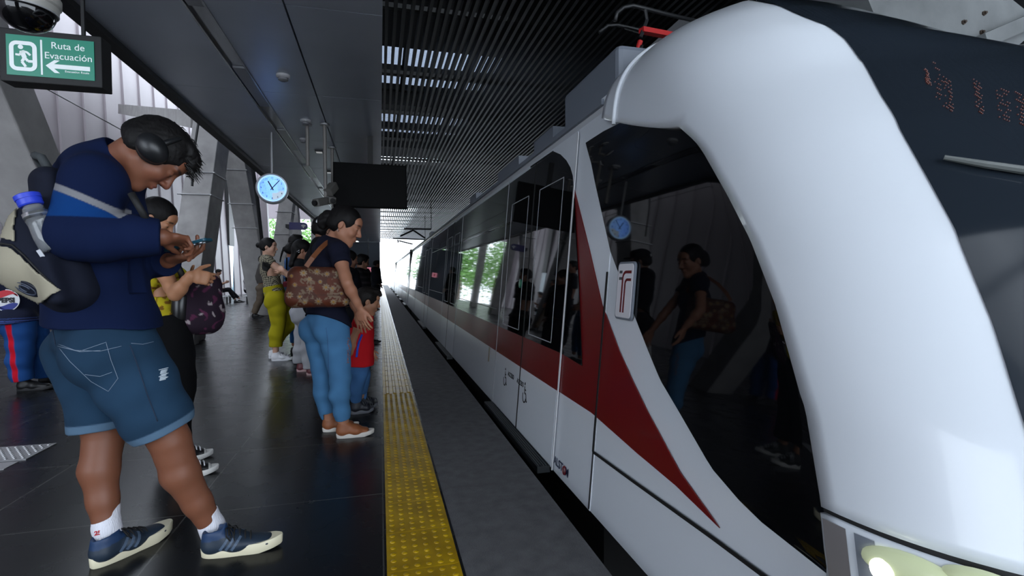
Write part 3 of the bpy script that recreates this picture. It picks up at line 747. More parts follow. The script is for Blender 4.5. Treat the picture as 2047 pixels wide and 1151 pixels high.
# following cars: same side, no cab
def plain_car(y0, label):
    org = (SIDE_X, y0, 0); c = empty('tram', org, label, 'tram', 'coupled tram cars')
    body(y0, y0+18.6, org, c); y = y0+.5
    while y+4.34 < y0+18.5: y = bay(c, org, y, True, 2.66)
    bay(c, org, y, False, y0+18.55-y)
    MB(org).box((SIDE_X+.135, y0, 2.02), (SIDE_X+.16, y0+18.6, 2.05)).build('drip_rail', M_TGR, c); return c
c2 = plain_car(20.2, 'second tram car, behind the dark gap after the front car')
c3 = copy_tree(c2); c3.location.y = 39.4; tag(c3, 'last and farthest tram car, bright against the open platform end', 'tram', 'coupled tram cars')
gw = MB((SIDE_X, 19.9, 0)).box((SIDE_X+.12, 19.61, -.2), (2*XC-SIDE_X-.12, 20.19, 2.1)).build('gangway_bellows', M_SEAM, loc=(SIDE_X, 19.9, 0)); tag(gw, 'dark rubber bellows joining the front tram car to the second', 'bellows')
gw2 = MB((SIDE_X, 39.1, 0)).box((SIDE_X+.12, 38.81, -.2), (2*XC-SIDE_X-.12, 39.39, 2.1)).build('gangway_bellows', M_SEAM, loc=(SIDE_X, 39.1, 0)); tag(gw2, 'dark rubber bellows between the second and the farthest tram car', 'bellows')
# ---------------------------------------------------------------- people
def mixc(base, *rules):
    """colour function: base colour, then (mask function, colour) rules"""
    def f(V):
        C = np.tile(np.array(base, float), (len(V), 1))
        for mk, c in rules:
            w = np.clip(mk(V), 0, 1)[:, None]; cc = c(V) if callable(c) else np.array(c, float); C = C*(1-w)+cc*w
        return C
    return f
SKIN = S(158, 112, 88); LIP = S(128, 72, 64); HAIR = S(13, 11, 11)
M_SKIN = vmat('skin', 0.5, (350, 0.12, 0.001), spec=0.4, sss=0.06)
M_CLOTH = vmat('woven_cloth', 0.9, (900, 0.35, 0.001), spec=0.15)
M_DENIM = vmat('denim', 0.9, (1400, 0.5, 0.001), spec=0.15)
M_HAIR = vmat('hair', 0.6, (160, 0.35, 0.003, 4, 'Object', (1, 1, 0.3)), spec=0.22)
M_LEATH = vmat('leather', 0.5, (300, 0.3, 0.001), spec=0.4)
class Frame:
    def __init__(s, c, fwd, up=(0, 0, 1), sc=1.0):
        s.c = np.array(c, float); s.y = nrm(fwd); u = np.array(up, float); s.x = nrm(np.cross(s.y, u)); s.z = np.cross(s.x, s.y); s.s = sc
        s.M = np.array([s.x, s.y, s.z])
    def p(s, x, y, z): return s.c+s.s*(s.x*x+s.y*y+s.z*z)
    def loc(s, V): return ((V-s.c)@s.M.T)/s.s
def head_prims(B, H, female=False):
    p, s = H.p, H.s; M = H.M
    e = lambda c, r, k=.015: B.ell(p(*c), np.array(r)*s, M, k*s)
    e((0, -.012, .035), (.074, .096, .086)); e((0, .028, -.03), (.060, .064, .080), .03)
    B.cone(p(-.046, -.0, -.055), p(-.012, .066, -.098), .020*s, .018*s, .03*s); B.cone(p(.046, -.0, -.055), p(.012, .066, -.098), .020*s, .018*s, .03*s)
    e((0, .070, -.098), (.020, .018, .017), .02)                       # chin
    e((0, .066, .050), (.052, .030, .034), .03)                        # forehead
    e((-.034, .082, .030), (.022, .010, .008), .012); e((.034, .082, .030), (.022, .010, .008), .012)
    for sx in (-1, 1):
        B.sub(f_ell(p(.032*sx, .099, .008), np.array((.018, .016, .011))*s, M), .016*s)
        e((.032*sx, .079, .007), (.015, .0135, .012), .004)            # eyeball under the lids
        e((.041*sx, .062, -.026), (.024, .024, .022), .03)              # cheek
        # ear
        ef = Frame(p(.074*sx, -.010, -.004), H.y*.96+H.x*.28*sx, H.z, s)
        B.ell(ef.c, np.array((.008, .018, .031))*s, ef.M, .008*s); B.sub(f_ell(ef.p(.010*sx, .004, .004), np.array((.006, .009, .016))*s, ef.M), .006*s)
    B.cone(p(0, .088, .022), p(0, .112, -.020), .008*s, .011*s, .014*s)  # nose
    e((0, .112, -.026), (.010, .011, .009), .008); e((-.011, .100, -.029), (.009, .010, .008), .008); e((.011, .100, -.029), (.009, .010, .008), .008)
    e((0, .086, -.058), (.024, .014, .014), .012)
    e((0, .099, -.053), (.019, .0065, .0058), .006); e((0, .097, -.066), (.017, .0065, .0062), .006)
    B.sub(f_ell(p(0, .108, -.0597), np.array((.022, .012, .0016))*s, M), .003*s)
def face_color(H, skin=SKIN, lip=LIP, brow=HAIR):
    def f(V):
        q = H.loc(V); x, y, z = np.abs(q[:, 0]), q[:, 1], q[:, 2]
        C = np.tile(np.array(skin, float), (len(V), 1))
        ins = (np.abs(z) < .13) & (x < .09) & (np.abs(y) < .14)
        red = np.exp(-((x-.04)/.022)**2-((z+.03)/.025)**2)*ins*(y > .03)*.25+np.exp(-(x/.013)**2-((z+.026)/.014)**2)*(y > .09)*.3
        C = C*(1-red[:, None])+np.array(lip)*1.1*red[:, None]
        m = np.clip(1.2-((x/.023)**2+((z+.0597)/.0125)**2), 0, 1)*(y > .085)*ins; C = C*(1-m[:, None]*.85)+np.array(lip)*m[:, None]*.85
        bz = .036-((x-.03)/.03)**2*.006
        m = np.clip(1.4-((x-.033)/.023)**4-((z-bz)/.0055)**2, 0, 1)*(y > .05)*ins; C = C*(1-m[:, None]*.85)+np.array(brow)*m[:, None]*.85
        m = np.clip(1.3-((x-.032)/.0145)**2-((z-.002)/.0042)**2, 0, 1)*(y > .06)*ins; C = C*(1-m[:, None])+np.array(brow)*m[:, None]
        return C
    return f
def hand_prims(B, wrist, fwd, palm, thumb_side, s=1.0, curl=(25, 30, 34, 38), spread=5, thumb=(0.55, 0.6, 0.35), k=.006, th_curl=20):
    """fwd: wrist to knuckles, palm: the way the palm faces, thumb_side: +1/-1 along fwd x palm"""
    d = nrm(fwd); n = np.array(palm, float); n = nrm(n-d*np.dot(n, d)); sd = np.cross(d, n)*thumb_side; w = np.array(wrist, float)
    B.ecap(w-d*.01*s, w+d*.035*s, (.026*s, .019*s), (.036*s, .016*s), sd, .01*s)
    B.ecap(w+d*.035*s, w+d*.082*s, (.037*s, .0155*s), (.040*s, .013*s), sd, .012*s)
    L = ((.042, .024, .020), (.047, .028, .021), (.043, .026, .021), (.034, .020, .018)); off = (.029, .0095, -.0105, -.029); base = (.086, .090, .086, .078)
    for i in range(4):
        c = curl[i] if hasattr(curl, '__len__') else curl; a = w+(d*base[i]+sd*off[i])*s
        sp_ = R_(spread*(1.5-i)); dd = nrm(d*math.cos(sp_)+sd*math.sin(sp_)); ang = 0; r0 = (.0092, .0096, .0092, .0082)[i]*s
        B.cone(a-d*.03*s, a, r0*1.15, r0*1.08, .008*s)
        for j in range(3):
            ang += R_(c*(1.0, 1.15, .7)[j]); v = dd*math.cos(ang)+n*math.sin(ang); b = a+v*L[i][j]*s
            B.cone(a, b, r0*(1.04, .95, .86)[j], r0*(.95, .86, .76)[j], .0035*s); a = b
    a = w+(d*.022+sd*.024+n*.004)*s; t = thumb; v = nrm(d*t[0]+sd*t[1]+n*t[2])
    b = a+v*.042*s; B.cone(a, b, .0155*s, .0125*s, .01*s)
    v2 = nrm(v*math.cos(R_(th_curl))+nrm(d-sd*.5)*math.sin(R_(th_curl))); c = b+v2*.032*s; B.cone(b, c, .0118*s, .0105*s, .005*s)
    v3 = nrm(v2+d*.25); B.cone(c, c+v3*.026*s, .0105*s, .0085*s, .004*s)
def torso_secs(J):
    """pelvis, waist, chest, upper chest centres with half widths and the side axis"""
    return J
class Person:
    """J: joints in metres. Keys: pel, wst, cst, nck, shR/L, elR/L, wrR/L, hpR/L, knR/L, anR/L, face(dir of torso), head(centre), hfwd, hup"""
    def __init__(s, J, sc, h, label, group=None, female=False, skin=SKIN, bulk=1.0, org=None):
        s.J = {k: np.array(v, float) for k, v in J.items()}; s.sc = sc; s.h = h; s.f = female; s.bulk = bulk; s.skin = skin
        J = s.J; s.face = nrm(J['face']); ax = nrm(J['nck']-J['pel']); s.side = nrm(np.cross(s.face, ax)); s.front = np.cross(ax, s.side)*-1 if False else nrm(np.cross(ax, s.side))
        s.org = np.array(org if org is not None else ((J['anR'][0]+J['anL'][0])/2, (J['anR'][1]+J['anL'][1])/2, 0.0))
        s.H = Frame(J['head'], J['hfwd'], J.get('hup', np.array((0, 0, 1.))), sc*J['hs'] if 'hs' in J else sc)
        s.butt = .055; s.label = label; s.group = group; s.hands = {}; s.root = None
    def torso(s, B, g=0.0, k=.035):
        J, c, b = s.J, s.sc, s.bulk; f = s.f
        pw, pd = (.165, .112) if f else (.158, .112); ww, wd = (.125, .092) if f else (.145, .105); cw, cd = (.142, .100) if f else (.165, .115)
        hipax = nrm(J['hpR']-J['hpL']); shax = nrm(J['shR']-J['shL'])
        R = lambda w, d: ((w*b)*c+g, (d*b)*c+g)
        B.ecap(J['pel'], J['wst'], R(pw, pd), R(ww, wd), hipax, k*c); B.ecap(J['wst'], J['cst'], R(ww, wd), R(cw, cd), (hipax+shax), k*c)
        up = J['nck']-(J['nck']-J['cst'])*.22
        B.ecap(J['cst'], up, R(cw, cd), R(cw*.72, cd*.66), shax, k*c)
        for a in 'RL': B.cone(J['sh'+a], J['nck']*.85+J['cst']*.15, .056*c*b+g, .058*c*b+g, .04*c)
        bk = -s.front
        for a in 'RL':
            B.ell(J['hp'+a]+bk*s.butt*c-np.array((0, 0, .02))*c, np.full(3, (.093 if f else .09)*c*b)+g, None, .04*c)
            if f: B.ell(J['cst']+s.front*.075*c*b+(shax if a == 'R' else -shax)*.065*c-nrm(J['nck']-J['cst'])*.03*c, np.full(3, .062*c*b)+g, None, .03*c)
    def arm(s, B, a, t0=0.0, t1=2.0, g=0.0, gend=None, k=.02):
        """t in 0..1 upper arm, 1..2 forearm"""
        J, c, b = s.J, s.sc, (s.bulk+1)/2; P = [J['sh'+a], J['el'+a], J['wr'+a]]; f = .86 if s.f else 1.0
        rad = lambda t: np.interp(t, [0, .35, .8, 1.0, 1.3, 1.75, 2.0], [.057, .053, .044, .041, .043, .031, .027])*c*b*f+g+(0 if gend is None else max(0, (t-t0)/(t1-t0))*(gend-g))
        pos = lambda t: P[0]+(P[1]-P[0])*t if t <= 1 else P[1]+(P[2]-P[1])*(t-1)
        ts = [t for t in (0, .35, .8, 1.0, 1.3, 1.75, 2.0) if t0 < t < t1]; ts = [t0]+ts+[t1]
        for u, v in zip(ts[:-1], ts[1:]): B.cone(pos(u), pos(v), rad(u), rad(v), k*c)
        return pos(t1), nrm(pos(t1)-pos(t1-.05))
    def leg(s, B, a, t0=0.0, t1=2.0, g=0.0, gk=None, ge=None, k=.02):
        J, c, b = s.J, s.sc, (s.bulk+1)/2; P = [J['hp'+a], J['kn'+a], J['an'+a]]; f = 1.03 if s.f else 1.0
        gx = lambda t: np.interp(t, [0, 1, 2], [g, g if gk is None else gk, g if ge is None else ge])
        rad = lambda t: np.interp(t, [0, .4, .8, 1.0, 1.15, 1.35, 1.7, 2.0], [.096, .086, .066, .058, .054, .057, .044, .037])*c*b*f+gx(t)
        back = -s.front
        def pos(t):
            q = P[0]+(P[1]-P[0])*t if t <= 1 else P[1]+(P[2]-P[1])*(t-1)
            return q+back*np.interp(t, [0, 1.0, 1.35, 1.8, 2], [0, 0, .016, .006, 0])*c
        T = (0, .4, .8, 1.0, 1.15, 1.35, 1.7, 2.0); ts = [t0]+[t for t in T if t0 < t < t1]+[t1]
        for u, v in zip(ts[:-1], ts[1:]): B.cone(pos(u), pos(v), rad(u), rad(v), k*c)
        return pos(t1), nrm(pos(t1)-pos(t1-.05))
    def body(s, arms='RL', legs='RL', leg_t=2.0, color=None, extra=None):
        B = Sdf(s.h); J, c = s.J, s.sc
        s.torso(B, -.012)
        B.cone(J['nck']-(J['nck']-J['cst'])*.1, s.H.p(0, -.028, -.045), .060*c*s.bulk*(.84 if s.f else 1), .054*c*(.86 if s.f else 1), .025)
        for a in arms:
            s.arm(B, a)
            if a in s.hands: hand_prims(B, J['wr'+a], **s.hands[a])
        for a in legs: s.leg(B, a, 0, leg_t)
        head_prims(B, s.H, s.f)
        if extra: extra(B)
        fc = face_color(s.H, s.skin); o = B.build('person', M_SKIN, None, s.org, color or fc)
        o.location = Vector(s.org); s.root = tag(o, s.label, 'person', s.group); return o
    def part(s, B, name, m, color, label=None):
        o = B.build(name, m, s.root, s.org, color); 
        if label: o['label'] = label
        return o
    def top(s, name='shirt', sleeve=.6, g=.012, gs=None, hem=-.08, color=(.02, .02, .05), m=None, folds=(.006, 22), neck=True, extra=None, arms='RL', hem_n=None, collar=0.0):
        B = Sdf(s.h); J, c = s.J, s.sc; s.torso(B, g)
        hp = J['pel']+nrm(J['pel']-J['wst'])*(-hem)*c
        R = lambda w, d: (w*s.bulk*c+g, d*s.bulk*c+g)
        
        if np.linalg.norm(hp-J['pel']) > .005: B.ecap(J['pel'], hp, R(.163, .115), R(.165, .118), nrm(J['hpR']-J['hpL']), .03)
        for a in 'RL': B.cone(J['hp'+a], J['hp'+a]+(J['kn'+a]-J['hp'+a])*.2, .098*c*(s.bulk+1)/2+g, .092*c*(s.bulk+1)/2+g, .03)
        ends = []
        for a in arms:
            if sleeve > 0: p, d = s.arm(B, a, 0, sleeve, g if gs is None else gs, None); ends.append((p, d, a))
        if collar: B.cone(J['nck']-(J['nck']-J['cst'])*.1, J['nck']+(s.H.c-J['nck'])*collar, .07*c+g, .062*c+g, .02)
        if extra: extra(B)
        if folds: B.noise(wob(folds[0], folds[1], int(abs(J['pel'][0]*100))+3))
        n = nrm(hem_n) if hem_n is not None else nrm(J['pel']-J['wst']); B.sub(f_plane(hp, n, hp+n*.15, .26*c+.1), .004)
        for p, d, a in ends: B.sub(f_plane(p, d, p+d*.05, .085*c+.01), .004)
        if neck:
            nb = J['nck']+(J['nck']-J['cst'])*.10+s.front*.02*c; B.sub(f_ell(nb+(s.H.c-J['nck'])*.35, np.full(3, .085*c)), .01)
        return s.part(B, name, m or M_CLOTH, color)
    def bottom(s, name='trousers', t=2.0, g=.010, gk=None, ge=None, top=.06, color=(.05, .1, .2), m=None, folds=(.004, 30), extra=None, legs='RL'):
        B = Sdf(s.h); J, c = s.J, s.sc; R = lambda w, d: (w*s.bulk*c+g, d*s.bulk*c+g)
        wt = J['pel']+nrm(J['wst']-J['pel'])*top*c; hipax = nrm(J['hpR']-J['hpL'])
        f = s.f; B.ecap(J['pel'], wt, R(.165 if f else .158, .112), R(.150, .104), hipax, .03); ends = []
        for a in 'RL': B.ell(J['hp'+a]-s.front*s.butt*c-np.array((0, 0, .02))*c, np.full(3, (.093 if f else .09)*c*s.bulk)+g, None, .035*c)
        for a in legs: p, d = s.leg(B, a, 0, t, g, gk, ge); ends.append((p, d))
        if extra: extra(B)
        if folds: B.noise(wob(folds[0], folds[1], int(abs(J['pel'][1]*100))+5, (.6, .6, 1.5)))
        n = nrm(J['wst']-J['pel']); B.sub(f_plane(wt, n, wt+n*.1, .25*c), .004)
        for p, d in ends: B.sub(f_plane(p, d, p+d*.06, .10*c+.03), .004)
        return s.part(B, name, m or M_DENIM, color)
    def hair(s, style='short', color=HAIR, thick=.014, seed=1):
        H = s.H; p = H.p; c = H.s; B = Sdf(max(.0045, s.h*.9)); M = H.M
        e = lambda q, r, k=.02: B.ell(p(*q), np.array(r)*c, M, k*c)
        t = thick
        e((0, -.014, .037), (.074+t, .096+t, .086+t)); e((0, -.055, -.01), (.066+t, .052+t, .062), .03)
        if style == 'short':
            e((0, .045, .105), (.055, .050, .030), .02); e((0, .085, .085), (.045, .022, .02), .015)
        B.sub(f_ell(p(0, .105, -.045), np.array((.095, .085, .115))*c, M), .008*c)
        for sx in (-1, 1): B.sub(f_ell(p(sx*.085, .0, -.025), np.array((.03, .030, .045))*c, M), .006*c)
        B.sub(f_plane(p(0, -.02, -.075), -H.z-.45*H.y, p(0, -.02, -.13), .13*c), .01)
        if style == 'bun': e((0, -.135, .015), (.036, .034, .038), .012)
        if style == 'highbun': e((0, -.115, .085), (.04, .04, .04), .012)
        if style in ('pony', 'braid'):
            e((0, -.118, .03), (.024, .024, .024), .01); a = p(0, -.13, .03)
            for i in range(8 if style == 'braid' else 5):
                b = a+(-H.y*.012*(1-.1*i)+np.array((0, 0, -.030)))*c; r = (.017 if style == 'braid' else .026)*c*(1-.05*i)
                B.ell((a+b)/2, (r*1.15, r*1.15, .021*c), None, .004 if style == 'braid' else .015); a = b
        if style == 'long':
            B.ecap(p(0, -.07, .0), p(0, -.075, -.20), (.078*c, .042*c), (.085*c, .030*c), H.x, .03)
        if style == 'short': B.noise(wob(.0025, 80, seed)).noise(wob(.0016, 240, seed+9))
        else: B.noise(wob(.0015, 120, seed, (1, .3, 1)))
        return s.part(B, 'hair', M_HAIR, color)
# --- shoes: modelled once per kind in a toe-forward frame, then copied to each foot
def shoe(kind, up, sole, lace=None, L=.285, collar=None, extra_c=None, high=False, sh=.031):
    h = .0042; B = Sdf(h); w = .047
    B.ecap((0, .045, .045), (0, .13, .043), (.040, .034), (.046, .030), (1, 0, 0), .03); B.ecap((0, .13, .043), (0, L-.055, .034), (.046, .030), (.043, .021), (1, 0, 0), .03)
    B.ecap((0, .04, .05), (0, .05, .088 if not high else .13), (.040, .042), (.040, .046), (1, 0, 0), .02); B.ecap((0, .075, .078), (0, .13, .058), (.030, .024), (.033, .022), (1, 0, 0), .025)
    if lace is not None: B.ecap((0, .075, .095), (0, .088, .118), (.024, .008), (.020, .006), (1, 0, 0), .01)
    B.sub(f_ell((0, .045, .112 if not high else .16), (.030, .038, .032)), .006); B.sub(f_plane((0, 0, .018), (0, 0, -1), (0, .14, -.03), .2), .002)
    def col(V):
        C = np.tile(np.array(up, float), (len(V), 1))
        if collar is not None: C[V[:, 2]-.15*V[:, 1] > .068] = collar
        if extra_c: C = extra_c(V, C)
        return C
    o = B.build('shoe', M_LEATH, None, color=col)
    out = []; n = 40
    for i in range(n):
        a = 2*math.pi*i/n; y = .5*L-.5*L*math.cos(a)*1.0; x = math.sin(a); wd = np.interp(y/L, [0, .08, .3, .5, .72, .9, 1], [.6, .8, .86, .88, 1.06, .95, .55])*w; out.append((np.sign(x)*abs(x)**.6*wd, y))
    mb = MB(); z = [(0.0, .95), (.004, 1.0), (sh-.005, 1.04), (sh, .99)]; vs = []
    for zz, sc in z:
        for x, y in out:
            toe = max(0, (y/L-.72))*.045*(1 if zz < .02 else .8); vs.append((x*sc, L/2+(y-L/2)*(1+(sc-1)*.4), zz+toe))
    fs = [(i*n+k, i*n+(k+1) % n, (i+1)*n+(k+1) % n, (i+1)*n+k) for i in range(3) for k in range(n)]+[tuple(range(n))[::-1], tuple(3*n+k for k in range(n))]
    mb.add(vs, fs).build('sole', sole, o, smooth='auto')
    if lace is not None:
        lm = MB()
        for i in range(5):
            y = .095+i*.020; zt = .088-i*.0075; lm.tube([(-.030, y, zt-.004), (-.014, y+.004, zt+.014), (.014, y+.008, zt+.014), (.030, y+.01, zt-.004)], .0034, 6)
        for sx in (-1, 1): lm.tube([(0, .10, .106), (sx*.022, .095, .110), (sx*.044, .10, .088), (sx*.046, .118, .062), (sx*.03, .112, .086), (sx*.01, .104, .104)], .0026, 6).tube([(0, .10, .106), (sx*.03, .12, .096), (sx*.050, .132, .060)], .0024, 6)
        lm.build('lace', lace, o, smooth=True)
    return o
def wear(P, src, ankle, toe_dir, pitch=0.0, sc=1.0, z0=None, used=set()):
    """put (a copy of) a shoe on a foot: ankle point, flat toe direction, pitch lifts the heel"""
    o = src if src.name not in used else copy_tree(src); used.add(src.name)
    d = nrm((toe_dir[0], toe_dir[1], 0)); r = np.cross(d, (0, 0, 1.0)); M = Matrix([[r[0], d[0], 0], [r[1], d[1], 0], [0, 0, 1]]).to_4x4()
    heel = np.array((ankle[0], ankle[1], 0))-d*.05*sc; heel[2] = 0 if z0 is None else z0
    o.parent = P.root; o.matrix_local = Matrix.Translation(Vector(heel-P.org))@M@Matrix.Rotation(-pitch, 4, 'X')@Matrix.Scale(sc, 4)
    return o
P3 = at
def soft(x, k=150): return np.clip(x*k+.5, 0, 1)
def shadeless(c, a=.12, f=40, seed=0):
    """woven colour with faint mottling"""
    w = wob(1.0, f, seed)
    return lambda V: np.array(c)[None]*(1+a*w(V))[:, None]
# ------------------------------------------------ young man with headphones
G = dict(pel=P3(212, 668, 2.33), wst=P3(196, 585, 2.33), cst=P3(182, 450, 2.32), nck=P3(214, 335, 2.26), shR=P3(190, 372, 2.10), shL=P3(172, 355, 2.48),
         elR=P3(150, 470, 2.04), wrR=P3(324, 474, 2.10), elL=P3(225, 520, 2.50), wrL=P3(336, 521, 2.34), hpR=P3(234, 694, 2.22), hpL=P3(192, 692, 2.44),
         knR=P3(340, 880, 2.26), knL=P3(208, 872, 2.42), anR=P3(424, 1052, 2.34), anL=P3(213, 1052, 2.36), face=(.86, .50, 0), head=P3(304, 309, 2.20), hfwd=(.478, .215, -.85), hup=(.78, .34, .52))
guy = Person(G, 1.12, .0042, 'young man in navy jacket and denim shorts looking down at his phone, headphones on', bulk=1.10); guy.butt = .034
guy.H.s = 1.06
guy.hands['R'] = dict(fwd=(.52, .84, -.10), palm=(.30, -.10, -.95), thumb_side=1, s=.95, curl=(30, 46, 56, 60), thumb=(.85, .45, .25), th_curl=8)
guy.hands['L'] = dict(fwd=(.78, -.42, .16), palm=(-.25, .12, .96), thumb_side=-1, s=1.02, curl=(24, 30, 34, 40), spread=9, thumb=(.6, .7, .3))
def leg_hair_skin(V): return face_color(guy.H, S(116, 72, 52))(V)
guy.body(color=leg_hair_skin)
NAVY = np.array(S(8, 21, 52)); 
def jacket_col(V):
    C = NAVY[None]*(1+.10*wob(1, 30, 4)(V))[:, None]
    a, b = guy.J['shR'], guy.J['elR']; ba = b-a; t = np.clip((V-a)@ba/(ba@ba), -.3, 1); dist = _len(V-(a+t[:, None]*ba)); near = (dist < .14) & (V[:, 1] < 2.2)
    r0 = P3(100, 364, 2.02); u = (V[:, 2]-r0[2])+.30*(V[:, 0]-r0[0])+.9*(V[:, 0]-r0[0])**2
    z2 = P3(100, 434, 2.02)[2]
    m = soft(.012-np.abs(u+.010), 300)*near; C = C*(1-m[:, None])+np.array(S(118, 118, 122))*m[:, None]
    m = soft(-.022-u, 300)*soft(V[:, 2]-z2, 300)*near; return C*(1-m[:, None])+np.array(S(6, 50, 104))*m[:, None]
guy.top('jacket', sleeve=1.99, g=.034, gs=.034, hem=.035, hem_n=(-.06, 0, -1), color=jacket_col, folds=(.010, 17), neck=True, collar=.22)
DEN = S(28, 50, 70)
def denim_col(P, hemt, cuff, base=DEN, fade=.35):
    def f(V):
        C = np.tile(np.array(base), (len(V), 1))*(1+.10*wob(1, 45, 8)(V))[:, None]
        for a in 'RL':
            p, k = P.J['hp'+a], P.J['kn'+a]; d = k-p; t = (V-p)@d/(d@d); other = P.J['hp'+('L' if a == 'R' else 'R')]; k2 = P.J['kn'+('L' if a == 'R' else 'R')]
            dist = _len(V-(p+np.clip(t, 0, 1)[:, None]*d)); d2 = k2-other; t2 = np.clip((V-other)@d2/(d2@d2), 0, 1); mine = dist < _len(V-(other+t2[:, None]*d2))
            w = np.exp(-((t-.45)/.3)**2)*fade*mine; C = C*(1+w[:, None])
            if cuff: m = soft(t-(hemt-cuff), 90)*mine; C = C*(1-m[:, None])+np.array(S(80, 104, 126))*m[:, None]
        return C
    return f
def shorts_cuff(B):
    for a in 'RL':
        p, k = guy.J['hp'+a], guy.J['kn'+a]; q0, q1 = p+(k-p)*.80, p+(k-p)*.98; B.cone(q0, q1, .108, .106, .01)
sh = guy.bottom('shorts', t=.90, g=.022, gk=.040, top=.09, color=denim_col(guy, .90, .09), folds=(.008, 24), extra=shorts_cuff)
# seams and pocket stitching on the shorts: thin threads lying on the denim
def on_surface(o, P, px, off=.0015):
    """point where the line of sight through a measured photo point meets the garment"""
    d = Vector(ray(*px)).normalized(); ok, loc, n, i = o.ray_cast(Vector(CAM_C-P.org), d); 
    return (np.array(loc)+np.array(n)*off+P.org) if ok else None
TH = None
def thread(o, P, pts, r, name, m, sub=7, off=.0012):
    out = []
    for a, b in zip(pts[:-1], pts[1:]):
        for i in range(sub):
            q = on_surface(o, P, (a[0]+(b[0]-a[0])*i/sub, a[1]+(b[1]-a[1])*i/sub), off)
            if q is not None and (not out or np.linalg.norm(q-out[-1]) < .06): out.append(q)
    if len(out) > 2: return MB(P.org).tube(out, r, 5).build(name, m, o, smooth=True)
bpy.context.view_layer.update()
m_th = mat('pale_stitching', S(116, 130, 146), .8); m_sm = mat('dark_seam', S(22, 40, 62), .9)
thread(sh, guy, [(118, 688), (150, 700), (200, 702), (250, 690)], .0009, 'stitching', m_th)
thread(sh, guy, [(120, 693), (160, 703), (208, 700)], .0009, 'stitching', m_th)
thread(sh, guy, [(116, 692), (160, 702), (212, 684), (222, 720), (236, 756), (217, 782), (182, 762), (140, 722), (116, 692)], .0009, 'pocket_stitching', m_th)
thread(sh, guy, [(170, 748), (200, 752), (228, 742)], .0009, 'pocket_stitching', m_th)
thread(sh, guy, [(260, 690), (275, 730), (295, 790), (318, 850)], .0022, 'side_seam', m_sm)
thread(sh, guy, [(104, 650), (112, 690), (150, 745), (200, 790)], .002, 'seat_seam', m_sm)
thread(sh, guy, [(262, 686), (285, 688), (310, 682)], .0009, 'stitching', m_th)
q = on_surface(sh, guy, (326, 749), .001)
if q is not None:
    mb = MB(guy.org); rng = random.Random(2)
    for i in range(16):
        y = 738+i*1.5; a = on_surface(sh, guy, (320+rng.uniform(-3, 3), y), .0012); b = on_surface(sh, guy, (333+rng.uniform(-3, 3), y-3), .0012)
        if a is not None and b is not None: mb.tube([a, (a+b)/2, b], .0014, 4)
    mb.build('frayed_patch', mat('frayed_cotton', S(190, 200, 208), .9), sh)
def tweak_hair(P):
    pass
hr = guy.hair('short', thick=.014, seed=3)
# loose strands on top
lm = MB(guy.org); rng = random.Random(5)
for i in range(240):
    a0 = rng.uniform(-1.25, 1.25); y0 = rng.uniform(-.07, .112); p0 = guy.H.p(.05*math.sin(a0), y0, .035+.098*math.cos(a0)*math.sqrt(max(.05, 1-(y0/.115)**2)))
    d = guy.H.y*rng.uniform(-.2, .9)+guy.H.z*rng.uniform(.15, .7)+guy.H.x*rng.uniform(-.5, .5); lm.tube([p0, p0+d*.018, p0+d*.030+guy.H.y*.018-guy.H.z*.004], [.0032, .0022, .0005], 4)
lm.build('hair_strands', mat('black_hair', HAIR, .45), hr, smooth=True)
# headphones
hp = empty('headphones', guy.H.p(0, 0, .13), 'black over-ear headphones worn by the young man in the navy jacket', 'headphones')
bpy.context.view_layer.update(); ho = np.array(hp.location)
m_hp = mat('matt_black_plastic', S(20, 21, 23), .38); m_pd = mat('ear_pad', S(12, 12, 13), .7)
for sx, nm in ((1, 'R'), (-1, 'L')):
    ef = Frame(guy.H.p(.094*sx, -.004, -.002), guy.H.y, guy.H.z, 1.0); B = Sdf(.004)
    B.ell(ef.p(.010*sx, 0, 0), (.024, .055, .043), ef.M); B.u(f_ecap(ef.p(-.012*sx, 0, 0), ef.p(.004*sx, 0, 0), (.051, .040), (.053, .042), ef.y), .01)
    cup = B.build('ear_cup', m_hp, hp, ho)
    MB(ho).tube([ef.p(-.018*sx, .043*math.cos(a), .034*math.sin(a)) for a in np.linspace(0, 2*math.pi, 25)[:-1]], .014, 8, closed=True).build('ear_pad', m_pd, cup, smooth=True)
MB(ho).tube([guy.H.p(.100*math.sin(a)*1.0, -.005, .015+.102*math.cos(a)) for a in np.linspace(-1.6, 1.6, 22)], .010, 8).build('headband', m_hp, hp, smooth=True)
# socks and trainers
m_sock = mat('white_ribbed_cotton', S(214, 214, 222), .95, bump=(260, .8, .004, 1, 'Object', (1, 1, .05)))
s_guy = shoe('trainer', S(34, 46, 60), mat('cream_sole', S(214, 206, 178), .6), mat('black_lace', S(12, 12, 14), .8), L=.300, collar=S(30, 54, 88), sh=.042)
def sock(P, a, up, toe):
    an = P.J['an'+a]; kn = P.J['kn'+a]; d = nrm(kn-an); B = Sdf(.004); t = nrm((toe[0], toe[1], 0)); B.cone(an+d*up, an+d*.0, .047, .044, .01); B.cone(an, an-np.array((0, 0, .05))+t*.01, .046, .048, .02)
    B.sub(f_plane(an+d*(up-.004), d, an+d*(up+.03), .09), .002); return P.part(B, 'sock', m_sock, None)
gR = at_z(402, 1113, 0); gL = at_z(182, 1138, 0); tR = (.985, .05); tL = (.58, .81)
so_r = sock(guy, 'R', .075, tR); so_l = sock(guy, 'L', .085, tL)
wear(guy, s_guy, gR+.052*np.array((*tR, 0)), tR, sc=1.0); wear(guy, s_guy, gL+.052*np.array((*tL, 0)), tL, sc=1.06)
